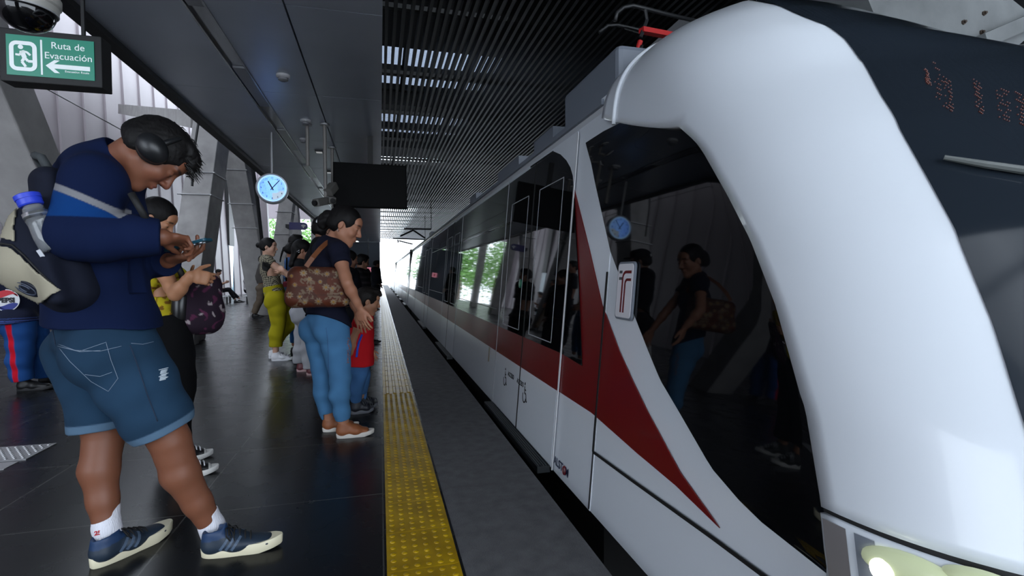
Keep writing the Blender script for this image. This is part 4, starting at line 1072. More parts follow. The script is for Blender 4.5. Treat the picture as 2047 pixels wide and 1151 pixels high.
# three slanting stripes on the outer side of each trainer
for o in [c for c in guy.root.children if c.name.startswith('shoe')]:
    mb = MB()
    for i in range(3):
        for sx in (-1, 1):
            pts = []
            for t in np.linspace(0, 1, 6):
                y = .075+i*.022+t*.030; z = .034+t*.042
                ok, loc, n, k = o.ray_cast(Vector((sx*.2, y, z)), Vector((-sx, 0, 0)))
                if ok: pts.append(np.array(loc)+np.array((sx*.0008, 0, 0)))
            for a, b in zip(pts[:-1], pts[1:]): mb.bar(a, b, .010, .002, (sx, 0, .2))
    mb.build('stripe', mat('shoe_stripe', S(70, 86, 106), .6), o)
bpy.context.view_layer.update()
q = on_surface(so_l, guy, (196, 1065), .0015)
if q is not None: lettering('sock_lettering', '25', .022, mat('red_thread', S(170, 30, 40), .8), so_l, q-guy.org, (.95, .3, 0), (0, 0, 1), .001, .0006)
# phone
ph = empty('phone', P3(377, 489, 2.26), 'teal cased smartphone held in the young man\'s hands', 'phone')
po = np.array(ph.location); e1 = nrm((.955, -.10, .285)); e2 = nrm(np.cross((-.285, 0, .955), e1)); e3 = np.cross(e1, e2)
MB(po).prism(rounded(.158, .076, .012), .0115, (po-e3*.007, e1, e2, e3)).build('case', mat('teal_case', S(24, 74, 92), .4), ph, bevel=.002)
MB(po).prism(rounded(.148, .068, .008), .0006, (po+e3*.0045, e1, e2, e3)).build('screen', mat('phone_screen', S(30, 34, 40), .1, emit=((.7, .8, 1.0), .5)), ph)
for dx, dy in ((.052, -.020), (.052, .006), (.026, -.020)): MB(po).lathe([(.0085, 0), (.0085, .003), (.006, .0034)], po+e1*dx+e2*dy-e3*.007, -e3, 16).build('camera_lens', mat('lens_ring', S(190, 195, 200), .25, .6), ph)
# backpack on his back
bk = np.array((-.86, -.50, 0.0)); bs_ = np.array((.50, -.86, 0.0)); 
bu = nrm(np.array((-.20, -.10, .97))); bo = nrm(bk-bu*np.dot(bk, bu)); bsd = np.cross(bo, bu)*1.0
if bsd[1] > 0: bsd = -bsd
bc = P3(88, 478, 2.14)
BM = np.array([bsd, bo, bu]); bp = lambda x, y, z: bc+bsd*x+bo*y+bu*z
pack = Sdf(.0055); pack.u(f_ecap(bp(0, -.06, .19), bp(0, -.03, -.19), (.12, .055), (.15, .085), bsd), .05); pack.u(f_ecap(bp(0, .0, .03), bp(0, .035, -.075), (.125, .085), (.136, .108), bsd), .06)
pack.u(f_ecap(bp(.125, .02, -.20), bp(.135, .02, -.08), (.035, .07), (.03, .065), bo), .03); pack.noise(wob(.006, 20, 11))
KH = np.array(S(150, 143, 124)); NV = np.array(S(18, 22, 36))
def pack_col(V):
    x, y, z = (V-bc)@bsd, (V-bc)@bo, (V-bc)@bu
    C = np.tile(NV, (len(V), 1)); 
    up = (y > .025) & (z > -.005) & (z < .19) & (x < .135-.25*np.abs(z-.08)); lo_ = (y > .02) & (z < -.035) & (z > -.25) & (y-.02 > (x-.02)*.35-.0)
    return C
pk = pack.build('backpack', vmat('pack_canvas', .85, (700, .4, .001), spec=.2), None, bc, pack_col); pk.location = Vector(bc)
tag(pk, 'navy and khaki backpack worn by the young man with headphones', 'backpack')
bpy.context.view_layer.update()
class _O: pass
pkp = _O(); pkp.org = bc
MB(bc).tube([bp(.05, -.07, .22), bp(.045, -.06, .27), bp(-.0, -.05, .285), bp(-.045, -.06, .27), bp(-.05, -.07, .22)], .014, 8).build('grab_handle', mat('webbing', S(52, 56, 58), .8), pk, smooth=True)
st_ = Sdf(.006)   # shoulder strap over the near shoulder
sp_ = [bp(.10, -.09, .22), guy.J['shR']+np.array((.03, .06, .105)), P3(268, 385, 2.10), P3(300, 440, 2.14), P3(310, 520, 2.18)]
q = on_surface(pk, pkp, (60, 571), .0)
if q is not None:
    q1, q2 = on_surface(pk, pkp, (78, 579), .0), on_surface(pk, pkp, (57, 556), .0); e_x = nrm(q1-q); nn = nrm(np.cross(e_x, q2-q)); nn = nn if nn[1] < 0 else -nn; e_y = np.cross(nn, e_x); q = q+nn*.012
    MB(bc).prism([(.047*math.cos(a), .030*math.sin(a)) for a in np.linspace(0, 2*math.pi, 29)[:-1]], .008, (q-nn*.003, e_x, e_y, nn)).build('emblem', mat('emblem_rubber', S(22, 26, 38), .45), pk, bevel=.003)
    MB(bc).tube([q+nn*.006+e_x*.034*math.cos(a)+e_y*.020*math.sin(a) for a in np.linspace(0, 2*math.pi, 25)[:-1]], .0022, 5, closed=True).tube([q+nn*.006+e_x*.018*math.cos(a)+e_y*.012*math.sin(a) for a in np.linspace(.6, 5, 14)], .003, 5).build('emblem_relief', mat('emblem_line', S(60, 66, 82), .5), pk, smooth=True)
def surf_patch(o, P, poly, name, m, off=.006, step=3.0, th=.005):
    """panel of cloth laid on a garment: traced outline, following the surface beneath"""
    xs = np.arange(min(p[0] for p in poly), max(p[0] for p in poly)+step, step); ys = np.arange(min(p[1] for p in poly), max(p[1] for p in poly)+step, step)
    def inside(x, y):
        c = False
        for (x0, y0), (x1, y1) in zip(poly, poly[1:]+poly[:1]):
            if (y0 > y) != (y1 > y) and x < (x1-x0)*(y-y0)/(y1-y0)+x0: c = not c
        return c
    idx = {}; vs = []; fs = []
    for i, x in enumerate(xs):
        for j, y in enumerate(ys):
            q = on_surface(o, P, (x, y), off)
            if q is not None: idx[i, j] = len(vs); vs.append(q)
    for i in range(len(xs)-1):
        for j in range(len(ys)-1):
            k = [(i, j), (i, j+1), (i+1, j+1), (i+1, j)]
            if all(t in idx for t in k) and inside(xs[i]+step/2, ys[j]+step/2): fs.append(tuple(idx[t] for t in k))
    used = sorted({v for f in fs for v in f}); mp = {v: n for n, v in enumerate(used)}
    r = MB(P.org).add([vs[v] for v in used], [tuple(mp[v] for v in f) for f in fs]).build(name, m, o, smooth=True); sm = r.modifiers.new('soften', 'SMOOTH'); sm.factor = .6; sm.iterations = 4
    sd = r.modifiers.new('thickness', 'SOLIDIFY'); sd.thickness = th; sd.offset = 0; return r
m_kh = mat('khaki_canvas', KH, .85, bump=(700, .4, .001))
surf_patch(pk, pkp, [(-60, 500), (0, 491), (26, 496), (60, 524), (98, 557), (119, 580), (98, 598), (66, 611), (30, 606), (-10, 590), (-60, 575)], 'front_pocket', m_kh, .010)
surf_patch(pk, pkp, [(-60, 452), (-20, 432), (0, 418), (20, 407), (34, 403), (38, 418), (31, 452), (33, 484), (0, 475), (-60, 470)], 'upper_panel', m_kh, .006)
surf_patch(pk, pkp, [(-40, 425), (0, 398), (30, 385), (36, 395), (30, 399), (-5, 414), (-40, 445)], 'upper_panel', m_kh, .004)
bpy.context.view_layer.update()
for nm, pts in (('zip', [(2, 487), (25, 490), (50, 512), (85, 548), (116, 579)]), ('zip', [(0, 432), (18, 420), (34, 417)])):
    thread(pk, pkp, pts, .004, nm, m_pd, off=.001)
q = on_surface(pk, pkp, (86, 511), .001)
if q is not None: MB(bc).bar(q+np.array((-.012, 0, .018)), q+np.array((.010, 0, -.022)), .012, .003, (0, -1, 0)).build('reflective_tab', mat('pale_tab', S(170, 172, 178), .5), pk)
MB(bc).tube([P3(262, 386, 2.03), P3(285, 425, 2.03), P3(300, 455, 2.10)], .012, 8).build('shoulder_strap', m_pd, pk, smooth=True)
# bottle in the side pocket
b0, b1 = P3(108, 500, 2.0), P3(62, 408, 2.0); ba = nrm(b1-b0)
bt = empty('water_bottle', b0, 'clear water bottle with blue cap in the side of the backpack', 'bottle'); bo_ = np.array(bt.location); Lb = np.linalg.norm(b1-b0)
MB(bo_).lathe([(.028, 0), (.034, .01), (.036, .05), (.033, .09), (.036, .13), (.036, Lb-.05), (.028, Lb-.015), (.021, Lb)], b0, ba, 28).build('bottle_body', mat('clear_plastic', (.92, .95, .97), .08, spec=.5, trans=.85), bt, smooth=True)
MB(bo_).lathe([(.030, 0), (.033, .004), (.033, .030), (.030, .034)], b1-ba*.006, ba, 28).lathe([(.035, .022), (.035, .036), (.028, .04)], b1-ba*.006, ba, 28).build('cap', mat('blue_cap', S(40, 62, 190), .4), bt, smooth='auto')

# ------------------------------------------------ woman in pale blue jeans
Wm = dict(pel=P3(653, 640, 3.74), wst=P3(650, 594, 3.74), cst=P3(652, 538, 3.74), nck=P3(661, 487, 3.72), shR=P3(676, 503, 3.56), shL=P3(645, 500, 3.90), elR=P3(694, 566, 3.42), wrR=P3(719, 616, 3.48),
          elL=P3(690, 575, 3.95), wrL=P3(715, 625, 4.0), hpR=P3(668, 655, 3.68), hpL=P3(637, 652, 3.84), knR=P3(681, 755, 3.68), knL=P3(646, 752, 3.86), anR=P3(687, 846, 3.72), anL=P3(659, 842, 3.90),
          face=(.86, .50, 0), head=P3(689, 452, 3.68), hfwd=(.92, -.12, -.40), hup=(.38, 0, .92))
wo = Person(Wm, .96, .0052, 'woman in navy T-shirt and pale blue jeans resting a hand on the small boy', female=True); wo.butt = .044
wo.H.s = 1.06; wo.skin = S(170, 118, 92)
wo.hands['R'] = dict(fwd=(.20, -.05, -.97), palm=(.55, .80, .15), thumb_side=1, s=.90, curl=(14, 18, 22, 28), spread=7, thumb=(.7, .55, .2))
wo.hands['L'] = dict(fwd=(.3, 0, -.95), palm=(0, -1, 0), thumb_side=-1, s=.95, curl=20)
wo.body()
wo.top('t_shirt', sleeve=.42, g=.020, gs=.016, hem=-.0, hem_n=nrm(np.array((-.35, -.25, -.9))), color=shadeless(S(22, 24, 40), .1), folds=(.005, 24))
jc = denim_col(wo, 1, 0, S(70, 116, 156), .10)
jn = wo.bottom('jeans', t=1.90, g=.009, gk=.011, ge=.013, top=.05, color=jc, folds=(.0038, 38))
bpy.context.view_layer.update()
mb = MB(wo.org); rng = random.Random(8)
for i in range(34):
    y = 676+i*1.5; xo = 696-(i/34)*1.0+rng.uniform(-2.5, 2.0); a = on_surface(jn, wo, (xo, y), .0015); b = on_surface(jn, wo, (xo+rng.uniform(1.5, 3), y+rng.uniform(-1, 1.5)), .0015)
    if a is not None and b is not None and np.linalg.norm(a-b) < .05: mb.tube([a, b], .0022, 4)
mb.build('embroidery', mat('rose_embroidery', S(150, 104, 100), .8), jn)
thread(jn, wo, [(652, 655), (655, 680), (657, 715), (658, 760)], .0022, 'seat_seam', mat('jean_seam', S(66, 104, 146), .9))
wo.hair('plain', thick=.010)
B = Sdf(.0055); c0 = wo.H.p(0, -.112, .010); B.ell(c0, (.050, .050, .054)); B.ell(wo.H.p(0, -.135, -.035), (.036, .034, .05), None, .03); B.noise(wob(.004, 90, 2)); wo.part(B, 'hair_bun', M_HAIR, HAIR)
MB(wo.org).tube([wo.H.p(.079, -.014, -.036), wo.H.p(.082, -.014, -.048), wo.H.p(.080, -.006, -.052), wo.H.p(.078, -.004, -.04)], .0022, 6).build('earring', mat('silver', S(200, 200, 204), .2, 1.0), wo.root)
s_slip = shoe('slip_on', S(140, 84, 52), mat('pale_sole', S(206, 200, 192), .6), None, L=.255)
wear(wo, s_slip, wo.J['anR'], (.98, .10), sc=1.0); wear(wo, s_slip, wo.J['anL'], (.97, .18), sc=1.0)
# handbag with daisies
hc = P3(637, 572, 3.54); he1 = nrm((.985, .10, -.02)); he2 = nrm(np.array((.10, -.99, 0))); hm = np.array([he1, he2, np.cross(he1, he2)*-1]); 
if hm[2][2] < 0: hm[2] = -hm[2]
HBp = Sdf(.0045); HBp.u(f_box(hc, (.186, .070, .126), hm, .055), .01); HBp.u(f_box(hc-hm[2]*.07, (.196, .074, .062), hm, .05), .02); HBp.noise(wob(.005, 16, 6))
rng = random.Random(12); fl = [(-.16, .065), (-.09, .085), (-.055, .045), (.01, .03), (.045, -.005), (.085, -.012), (-.14, .01), (-.05, -.015), (-.17, -.055), (-.11, -.062), (.14, -.045), (.12, .085), (.05, .08), (.155, .04), (.0, -.095), (.09, -.10), (-.08, -.1), (.17, -.1), (-.01, .095)]
def bag_col(V):
    x, z = (V-hc)@hm[0], (V-hc)@hm[2]; n1 = wob(1, 34, 21)(V); C = np.array(S(92, 44, 26))[None]*(1+.4*n1)[:, None]; d = soft(n1-.12, 6); C = C*(1-d[:, None]*.55)+np.array(S(52, 40, 34))*d[:, None]*.55
    for i, (fx, fz) in enumerate(fl):
        r = np.hypot(x-fx, z-fz); a = np.arctan2(z-fz, x-fx); R = .021*(.6+.7*((i*37) % 10)/10); m = soft(R*(.55+.45*np.abs(np.cos(a*4+i)))-r, 260)*(.5+.4*((i*13) % 7)/7); C = C*(1-m[:, None])+np.array(S(150, 132, 108))*m[:, None]
        m = soft(.007-r, 400); C = C*(1-m[:, None])+np.array(S(150, 110, 40))*m[:, None]
    w1 = wob(1, 60, 5)(V); w2 = wob(1, 150, 6)(V); m = soft(w1-.25, 12)*soft(w2-.05, 12)*.55; C = C*(1-m[:, None])+np.array(S(134, 120, 98))*m[:, None]
    sm = soft(.004-np.abs(z+.055), 400); return C*(1-sm[:, None]*.7)+np.array(S(70, 36, 22))*sm[:, None]*.7
hb_ = HBp.build('handbag', vmat('printed_leather', .6, (220, .3, .001), spec=.25), None, hc, bag_col); hb_.location = Vector(hc); tag(hb_, 'brown daisy-print handbag on the shoulder of the woman in jeans', 'handbag')
m_str = mat('brown_strap', S(124, 74, 44), .5)
def strap(pts, w, th, name):
    mb = MB(hc)
    for a, b in zip(pts[:-1], pts[1:]): mb.bar(a, b+(b-a)*.04, w, th, (0.1, -1, .1))
    return mb.build(name, m_str, hb_, bevel=.002)
strap([P3(612, 533, 3.40), P3(625, 515, 3.42), P3(640, 497, 3.48), P3(652, 486, 3.56), P3(664, 479, 3.66)], .030, .006, 'strap')
strap([P3(690, 528, 3.66), P3(684, 508, 3.68), P3(672, 484, 3.69)], .026, .006, 'strap')
# ------------------------------------------------ small boy
By = dict(pel=P3(721, 722, 4.36), wst=P3(722, 697, 4.36), cst=P3(722, 664, 4.36), nck=P3(728, 632, 4.36), shR=P3(720, 645, 4.24), shL=P3(727, 644, 4.50), elR=P3(706, 680, 4.24), wrR=P3(704, 712, 4.28), elL=P3(735, 680, 4.52), wrL=P3(738, 700, 4.5),
          hpR=P3(719, 732, 4.31), hpL=P3(722, 732, 4.45), knR=P3(715, 768, 4.30), knL=P3(724, 768, 4.46), anR=P3(712, 803, 4.34), anL=P3(722, 800, 4.50), face=(.92, .38, 0), head=P3(735, 602, 4.34), hfwd=(.95, .12, -.28), hup=(.26, 0, .95))
boy = Person(By, .62, .0048, 'small boy in red tank top and blue jeans beside the yellow strip', bulk=1.12, skin=S(168, 120, 92)); boy.H.s = .90
boy.hands['R'] = dict(fwd=(0, 0, -1), palm=(.3, .9, 0), thumb_side=1, s=.66, curl=20); boy.hands['L'] = dict(fwd=(.5, 0, -.8), palm=(0, -1, 0), thumb_side=-1, s=.66, curl=20)
boy.body(); boy.top('tank_top', sleeve=0, g=.022, hem=-.045, color=shadeless(S(186, 26, 34), .08), folds=(.004, 30)); boy.bottom('jeans', t=1.95, g=.012, gk=.016, ge=.018, color=denim_col(boy, 1, 0, S(58, 96, 140), .25), folds=(.004, 45)); boy.hair('short', thick=.012, seed=7, color=S(26, 22, 20))
s_kid = shoe('kid_trainer', S(26, 28, 36), mat('grey_sole', S(96, 98, 104), .7), mat('grey_lace', S(60, 62, 68), .8), L=.20)
wear(boy, s_kid, boy.J['anR'], (.96, .25), sc=.95); wear(boy, s_kid, boy.J['anL'], (.96, .25), sc=.95)
bpy.context.view_layer.update()
tk = [c for c in boy.root.children if c.name.startswith('tank_top')][0]; thread(tk, boy, [(724, 668), (717, 685), (714, 700), (712, 716)], .012, 'blue_stripe', mat('blue_ribbon', S(36, 66, 180), .7), off=-.006)
# ------------------------------------------------ everyone else on the platform
def person_px(Y, head, nck, pel, sh, el, wr, hp, kn, an, face, hfwd, sc, h, label, hs=1.0, dy=.13, **k):
    """pixel measurements at depth Y; pairs are (near, far) and sit dy either side of Y"""
    pr = lambda t: (P3(*t[0], Y-dy), P3(*t[1], Y+dy)); J = dict(head=P3(*head, Y), nck=P3(*nck, Y), pel=P3(*pel, Y), face=face, hfwd=hfwd)
    J['wst'] = J['pel']+(J['nck']-J['pel'])*.30; J['cst'] = J['pel']+(J['nck']-J['pel'])*.66
    for n, t in (('sh', sh), ('el', el), ('wr', wr), ('hp', hp), ('kn', kn), ('an', an)): J[n+'R'], J[n+'L'] = pr(t)
    if k.pop('swap', False):
        for n in ('sh', 'el', 'wr', 'hp', 'kn', 'an'): J[n+'R'], J[n+'L'] = J[n+'L'], J[n+'R']
    p = Person(J, sc, h, label, **k); p.H.s = sc*hs; d = nrm(p.J['wrR']-p.J['elR']); p.hands['R'] = dict(fwd=d, palm=-p.side+p.front*.1, thumb_side=1, s=sc*.98, curl=22)
    d = nrm(p.J['wrL']-p.J['elL']); p.hands['L'] = dict(fwd=d, palm=p.side+p.front*.1, thumb_side=-1, s=sc*.98, curl=22); return p
s_white = shoe('white_trainer', S(206, 206, 210), mat('white_sole', S(214, 214, 218), .6), mat('white_lace', S(196, 196, 200), .8), L=.255)
s_black = shoe('black_shoe', S(18, 18, 20), mat('black_sole', S(30, 30, 32), .7), None, L=.285)
s_canvas = shoe('canvas_shoe', S(14, 14, 16), mat('white_rubber', S(206, 204, 200), .6), mat('white_lace', S(196, 196, 200), .8), L=.255, extra_c=lambda V, C: np.where((V[:, 1] > .205)[:, None], np.array(S(206, 204, 200))[None], C))
s_maroon = shoe('maroon_trainer', S(96, 48, 54), mat('pink_sole', S(170, 140, 140), .7), None, L=.265)
for p_ in (s_white, s_black, s_canvas, s_maroon): pass
# girl in yellow behind the young man
gl = person_px(3.35, (312, 438), (310, 498), (333, 645), ((316, 520), (312, 515)), ((350, 587), (355, 585)), ((381, 551), (386, 560)), ((340, 660), (332, 660)), ((352, 780), (342, 775)), ((352, 912), (348, 893)),
    (.95, .30, 0), (.80, .0, -.58), .93, .0055, 'girl in yellow top and loose black trousers hugging a backpack, behind the young man', female=True, skin=S(176, 124, 92), dy=.14)
gl.J['elR'] = P3(350, 588, 3.06); gl.J['wrR'] = P3(381, 551, 3.02)
gl.hands['R'] = dict(fwd=(.72, .35, -.15), palm=(.1, .95, -.2), thumb_side=1, s=.92, curl=(35, 42, 45, 48), thumb=(.5, .7, .3)); gl.hands['L'] = dict(fwd=(.6, -.3, .3), palm=(.2, -.9, 0), thumb_side=-1, s=.92, curl=40)
gl.body(); gl.top('yellow_top', sleeve=.30, g=.014, gs=.02, hem=-.01, color=mixc(S(186, 170, 36), (lambda V: soft(wob(1, 120, 3)(V)-.42, 12), S(120, 84, 30))), folds=(.005, 30))
gl.bottom('trousers', t=1.86, g=.02, gk=.035, ge=.045, color=shadeless(S(12, 12, 14)), folds=(.006, 24)); gl.hair('plain', thick=.012)
wear(gl, s_canvas, gl.J['anR'], (.95, .30)); wear(gl, s_canvas, gl.J['anL'], (.93, .36))
# her patterned backpack and black flask
kc = P3(404, 607, 3.30); KB = Sdf(.006); km = np.array([nrm((.9, .3, 0)), nrm((-.3, .9, 0)), (0, 0, 1.)]); KB.u(f_box(kc, (.102, .12, .172), km, .07), .02); KB.ell(kc+np.array((.03, 0, -.05)), (.085, .12, .11), None, .03); KB.noise(wob(.006, 22, 5))
def kpat(V):
    w = wob(1, 70, 31)(V); w2 = wob(1, 95, 77)(V); C = np.tile(np.array(S(34, 22, 34)), (len(V), 1)); m = soft(np.abs(w)-.62, 20)*soft(w2-.0, 20); C = C*(1-m[:, None])+np.array(S(150, 138, 140))*m[:, None]
    m = soft(w2-.55, 20)*(1-m); return C*(1-m[:, None])+np.array(S(78, 34, 60))*m[:, None]
o = KB.build('patterned_backpack', vmat('pack_canvas'), None, kc, kpat); o.location = Vector(kc); tag(o, 'dark purple backpack with pale shapes held by the girl in yellow', 'backpack')
MB(kc).tube([P3(375, 580, 3.2), P3(362, 545, 3.18), P3(352, 525, 3.18), P3(342, 516, 3.22)], .017, 8).tube([P3(398, 560, 3.26), P3(390, 545, 3.26), P3(400, 538, 3.26), P3(408, 548, 3.26), P3(408, 562, 3.26)], .009, 8).build('strap', m_pd, o, smooth=True)
fk = empty('flask', P3(360, 640, 3.20), 'black insulated flask with shiny rim carried beside the purple backpack', 'flask'); fo = np.array(fk.location)
MB(fo).lathe([(.040, 0), (.045, .01), (.046, .13), (.040, .142)], fo, (.05, 0, 1), 24).build('flask_body', mat('flask_black', S(16, 16, 18), .3), fk, smooth='auto'); MB(fo).lathe([(.043, .140), (.047, .144), (.047, .152), (.043, .156)], fo, (.05, 0, 1), 24).build('rim', mat('steel_rim', S(190, 190, 194), .15, 1.0), fk, smooth='auto'); MB(fo).lathe([(.040, .156), (.040, .178), (.034, .186)], fo, (.05, 0, 1), 24).build('lid', mat('flask_black', S(16, 16, 18), .3), fk, smooth='auto')
# man in the cola jersey
pm = person_px(6.25, (30, 515), (28, 548), (38, 632), ((22, 552), (36, 552)), ((-14, 590), (60, 590)), ((-18, 632), (70, 625)), ((38, 640), (52, 640)), ((42, 702), (88, 700)), ((47, 764), (90, 757)),
    (.85, .3, 0), (1, .2, -.2), 1.0, .008, 'man in dark cola jersey and blue track trousers with red stripe, beyond the khaki backpack', skin=S(140, 96, 74), bulk=1.1, dy=.14)
pm.body(); js = pm.top('jersey', sleeve=.7, g=.05, gs=.05, hem=-.06, color=mixc(S(22, 26, 44), (lambda V: soft(np.sin(V[:, 2]*330)-.4, 4)*soft(P3(0, 634, 6.2)[2]-V[:, 2], 60), S(60, 78, 140))), folds=(.008, 20))
def tr_col(V):
    C = np.tile(np.array(S(28, 66, 122)), (len(V), 1))
    for a in 'R':
        p, k, n = pm.J['hpR'], pm.J['knR'], pm.J['anR']
        for u, v in ((p, k), (k, n)):
            d = v-u; t = np.clip((V-u)@d/(d@d), 0, 1); q = V-(u+t[:, None]*d); m = soft(.022-np.abs(q[:, 0]+.01), 200)*(q[:, 1] < -.02)*(t > .0)*(t < 1); C = C*(1-m[:, None])+np.array(S(178, 18, 38))*m[:, None]
    return C
pm.bottom('track_trousers', t=1.93, g=.03, gk=.045, ge=.045, color=tr_col, folds=(.007, 24)); pm.hair('short', seed=4)
wear(pm, s_black, pm.J['anR'], (.99, .1), sc=1.05); wear(pm, s_black, pm.J['anL'], (.98, .15), sc=1.05)
bpy.context.view_layer.update(); q = on_surface(js, pm, (15, 600), .004)
if q is not None:
    q = q-pm.org; X, Zz = np.array((1., 0, 0)), np.array((0, 0, 1.)); N = np.array((0, -1., 0)); r = .108
    def disc(poly, off, m, nm): return MB().prism(poly, .002, (q+N*off, X, Zz, N)).build(nm, m, js)
    circ = lambda a0, a1, rr: [(rr*math.cos(a), rr*math.sin(a)) for a in np.linspace(a0, a1, 30)]
    disc(circ(0, 2*math.pi, r)[:-1], .012, mat('print_white', S(200, 200, 204), .6), 'roundel'); rr = r*.92
    wv = lambda y0, sg: [(x, y0+sg*.018*math.sin(x/rr*2.6)) for x in np.linspace(rr*.93, -rr*.93, 14)]
    disc(circ(math.asin(.36), math.pi-math.asin(.36), rr)+wv(.042, 1)[::-1], .0145, mat('print_red', S(176, 30, 44), .6), 'roundel_red'); disc(circ(math.pi+math.asin(.36), 2*math.pi-math.asin(.36), rr)+wv(-.042, 1), .0145, mat('print_blue', S(30, 44, 120), .6), 'roundel_blue')
    lettering('roundel_lettering', 'PEPSI', .062, mat('print_black', S(10, 12, 24), .6), js, q+N*.017, X, Zz, .004, .0006)
# woman in mustard trousers
yw = person_px(7.45, (537, 494), (532, 515), (549, 588), ((536, 522), (530, 520)), ((575, 546), (572, 545)), ((567, 541), (562, 538)), ((553, 598), (556, 598)), ((556, 650), (584, 642)), ((551, 703), (545, 690)),
    (.92, .40, 0), (.98, -.12, -.1), .97, .0065, 'woman in mustard trousers with arms folded and her hair in a bun', female=True, skin=S(190, 148, 126), dy=.12)
yw.J['wrR'] = P3(566, 540, 7.22); yw.J['elR'] = P3(579, 551, 7.26); yw.J['wrL'] = P3(571, 545, 7.3); yw.J['elL'] = P3(576, 548, 7.62)
yw.hands['R'] = dict(fwd=(-.5, .5, .35), palm=(.2, .8, -.4), thumb_side=1, s=.95, curl=30); yw.hands['L'] = dict(fwd=(-.75, -.35, .25), palm=(-.2, .9, 0), thumb_side=-1, s=.95, curl=24)
yw.body()
def houndstooth():
    m, nt, bs = nodes('houndstooth_knit'); tc = nt.nodes.new('ShaderNodeTexCoord'); mp = nt.nodes.new('ShaderNodeMapping'); mp.inputs['Rotation'].default_value = (.3, .6, .4); ck = nt.nodes.new('ShaderNodeTexChecker'); ck.inputs['Scale'].default_value = 62
    ck.inputs['Color1'].default_value = (*S(26, 25, 25), 1); ck.inputs['Color2'].default_value = (*S(150, 142, 120), 1); at2 = nt.nodes.new('ShaderNodeVertexColor'); at2.layer_name = 'pigment'; mx = nt.nodes.new('ShaderNodeMix'); mx.data_type = 'RGBA'; mx.blend_type = 'MULTIPLY'; mx.inputs[0].default_value = 1
    nt.links.new(tc.outputs['Object'], mp.inputs[0]); nt.links.new(mp.outputs[0], ck.inputs['Vector']); nt.links.new(ck.outputs['Color'], mx.inputs[6]); nt.links.new(at2.outputs[0], mx.inputs[7]); nt.links.new(mx.outputs[2], bs.inputs['Base Color']); bs.inputs['Roughness'].default_value = .9; return m
def tweed(V):
    C = np.ones((len(V), 3))
    d = yw.J['shR']; m = soft(.085-_len(V-(d+np.array((.0, 0, -.06)))), 120); return C*(1-m[:, None])+np.array(S(12, 12, 13))*.1*m[:, None]
yw.top('knit_top', sleeve=.22, g=.014, gs=.02, hem=.03, color=tweed, m=houndstooth(), folds=(.004, 26)); yw.bottom('mustard_trousers', t=1.80, g=.022, gk=.032, ge=.036, top=.12, color=shadeless(S(150, 140, 22), .06), folds=(.006, 22), m=M_CLOTH)
yw.hair('bun', thick=.012); wear(yw, s_white, yw.J['anR'], (.97, .1), sc=1.05); wear(yw, s_white, yw.J['anL'], (.97, .1), sc=1.05)
# walking man in khaki behind her
wm = person_px(15.2, (526, 520), (524, 530), (527, 572), ((524, 534), (528, 534)), ((516, 552), (534, 552)), ((519, 568), (540, 568)), ((524, 575), (530, 575)), ((519, 602), (545, 600)), ((508, 627), (556, 622)),
    (.98, .15, 0), (1, 0, 0), 1.0, .011, 'man in grey top and khaki trousers striding past, partly behind the mustard trousers', dy=.1)
wm.body(); wm.top('grey_top', sleeve=1.9, g=.03, hem=-.02, color=S(78, 74, 72)); wm.bottom('khaki_trousers', t=1.95, g=.02, gk=.03, ge=.04, color=S(98, 86, 74)); wm.hair('short'); wear(wm, s_black, wm.J['anR'], (1, .05), sc=1.05); wear(wm, s_black, wm.J['anL'], (1, .05), sc=1.05)
# the queue between the two women
q7 = person_px(7.95, (585, 502), (581, 520), (586, 590), ((578, 525), (590, 525)), ((578, 560), (596, 558)), ((600, 572), (604, 570)), ((588, 600), (592, 600)), ((592, 645), (598, 645)), ((588, 688), (596, 680)),
    (.92, .4, 0), (.9, .3, -.2), .93, .009, 'person with long braid, blue shirt and blue jeans in the queue', female=True, skin=S(150, 104, 82), dy=.12)
q7.body(); q7.top('blue_shirt', sleeve=.9, g=.016, hem=-.05, color=S(74, 104, 150)); q7.bottom('blue_jeans', t=1.9, g=.012, color=shadeless(S(36, 76, 124), .1)); q7.hair('braid'); wear(q7, s_black, q7.J['anR'], (.98, .2)); wear(q7, s_black, q7.J['anL'], (.98, .2))
tb = Sdf(.008); tc_ = P3(580, 582, 7.72); tb.u(f_box(tc_, (.09, .05, .14), np.eye(3), .03), .01); o = tb.build('tote_bag', M_CLOTH, None, tc_, mixc(S(92, 130, 156), (lambda V: soft(V[:, 2]-tc_[2]-.06, 90), S(150, 62, 76)))); o.location = Vector(tc_); tag(o, 'pale blue and pink tote bag hanging between mustard trousers and the brown handbag', 'tote bag')
MB(tc_).box(tc_+np.array((-.09, -.066, -.10)), tc_+np.array((.01, -.060, .0))).build('white_label', M_WHITE, o); MB(tc_).tube([tc_+np.array((-.05, 0, .13)), q7.J['shR']+np.array((-.02, -.06, .07)), q7.J['shR']+np.array((.03, -.05, .07)), tc_+np.array((.05, 0, .13))], .01, 6).build('bag_handle', M_CLOTH, o)
q8 = person_px(6.3, (604, 501), (600, 525), (610, 612), ((602, 532), (598, 532)), ((596, 572), (606, 572)), ((606, 605), (614, 605)), ((613, 625), (610, 625)), ((622, 680), (608, 680)), ((622, 738), (602, 728)),
    (.94, .3, 0), (.9, .25, -.25), .96, .008, 'person in black top, loose pale grey trousers and maroon trainers in the queue', female=True, skin=S(150, 104, 82), dy=.13)
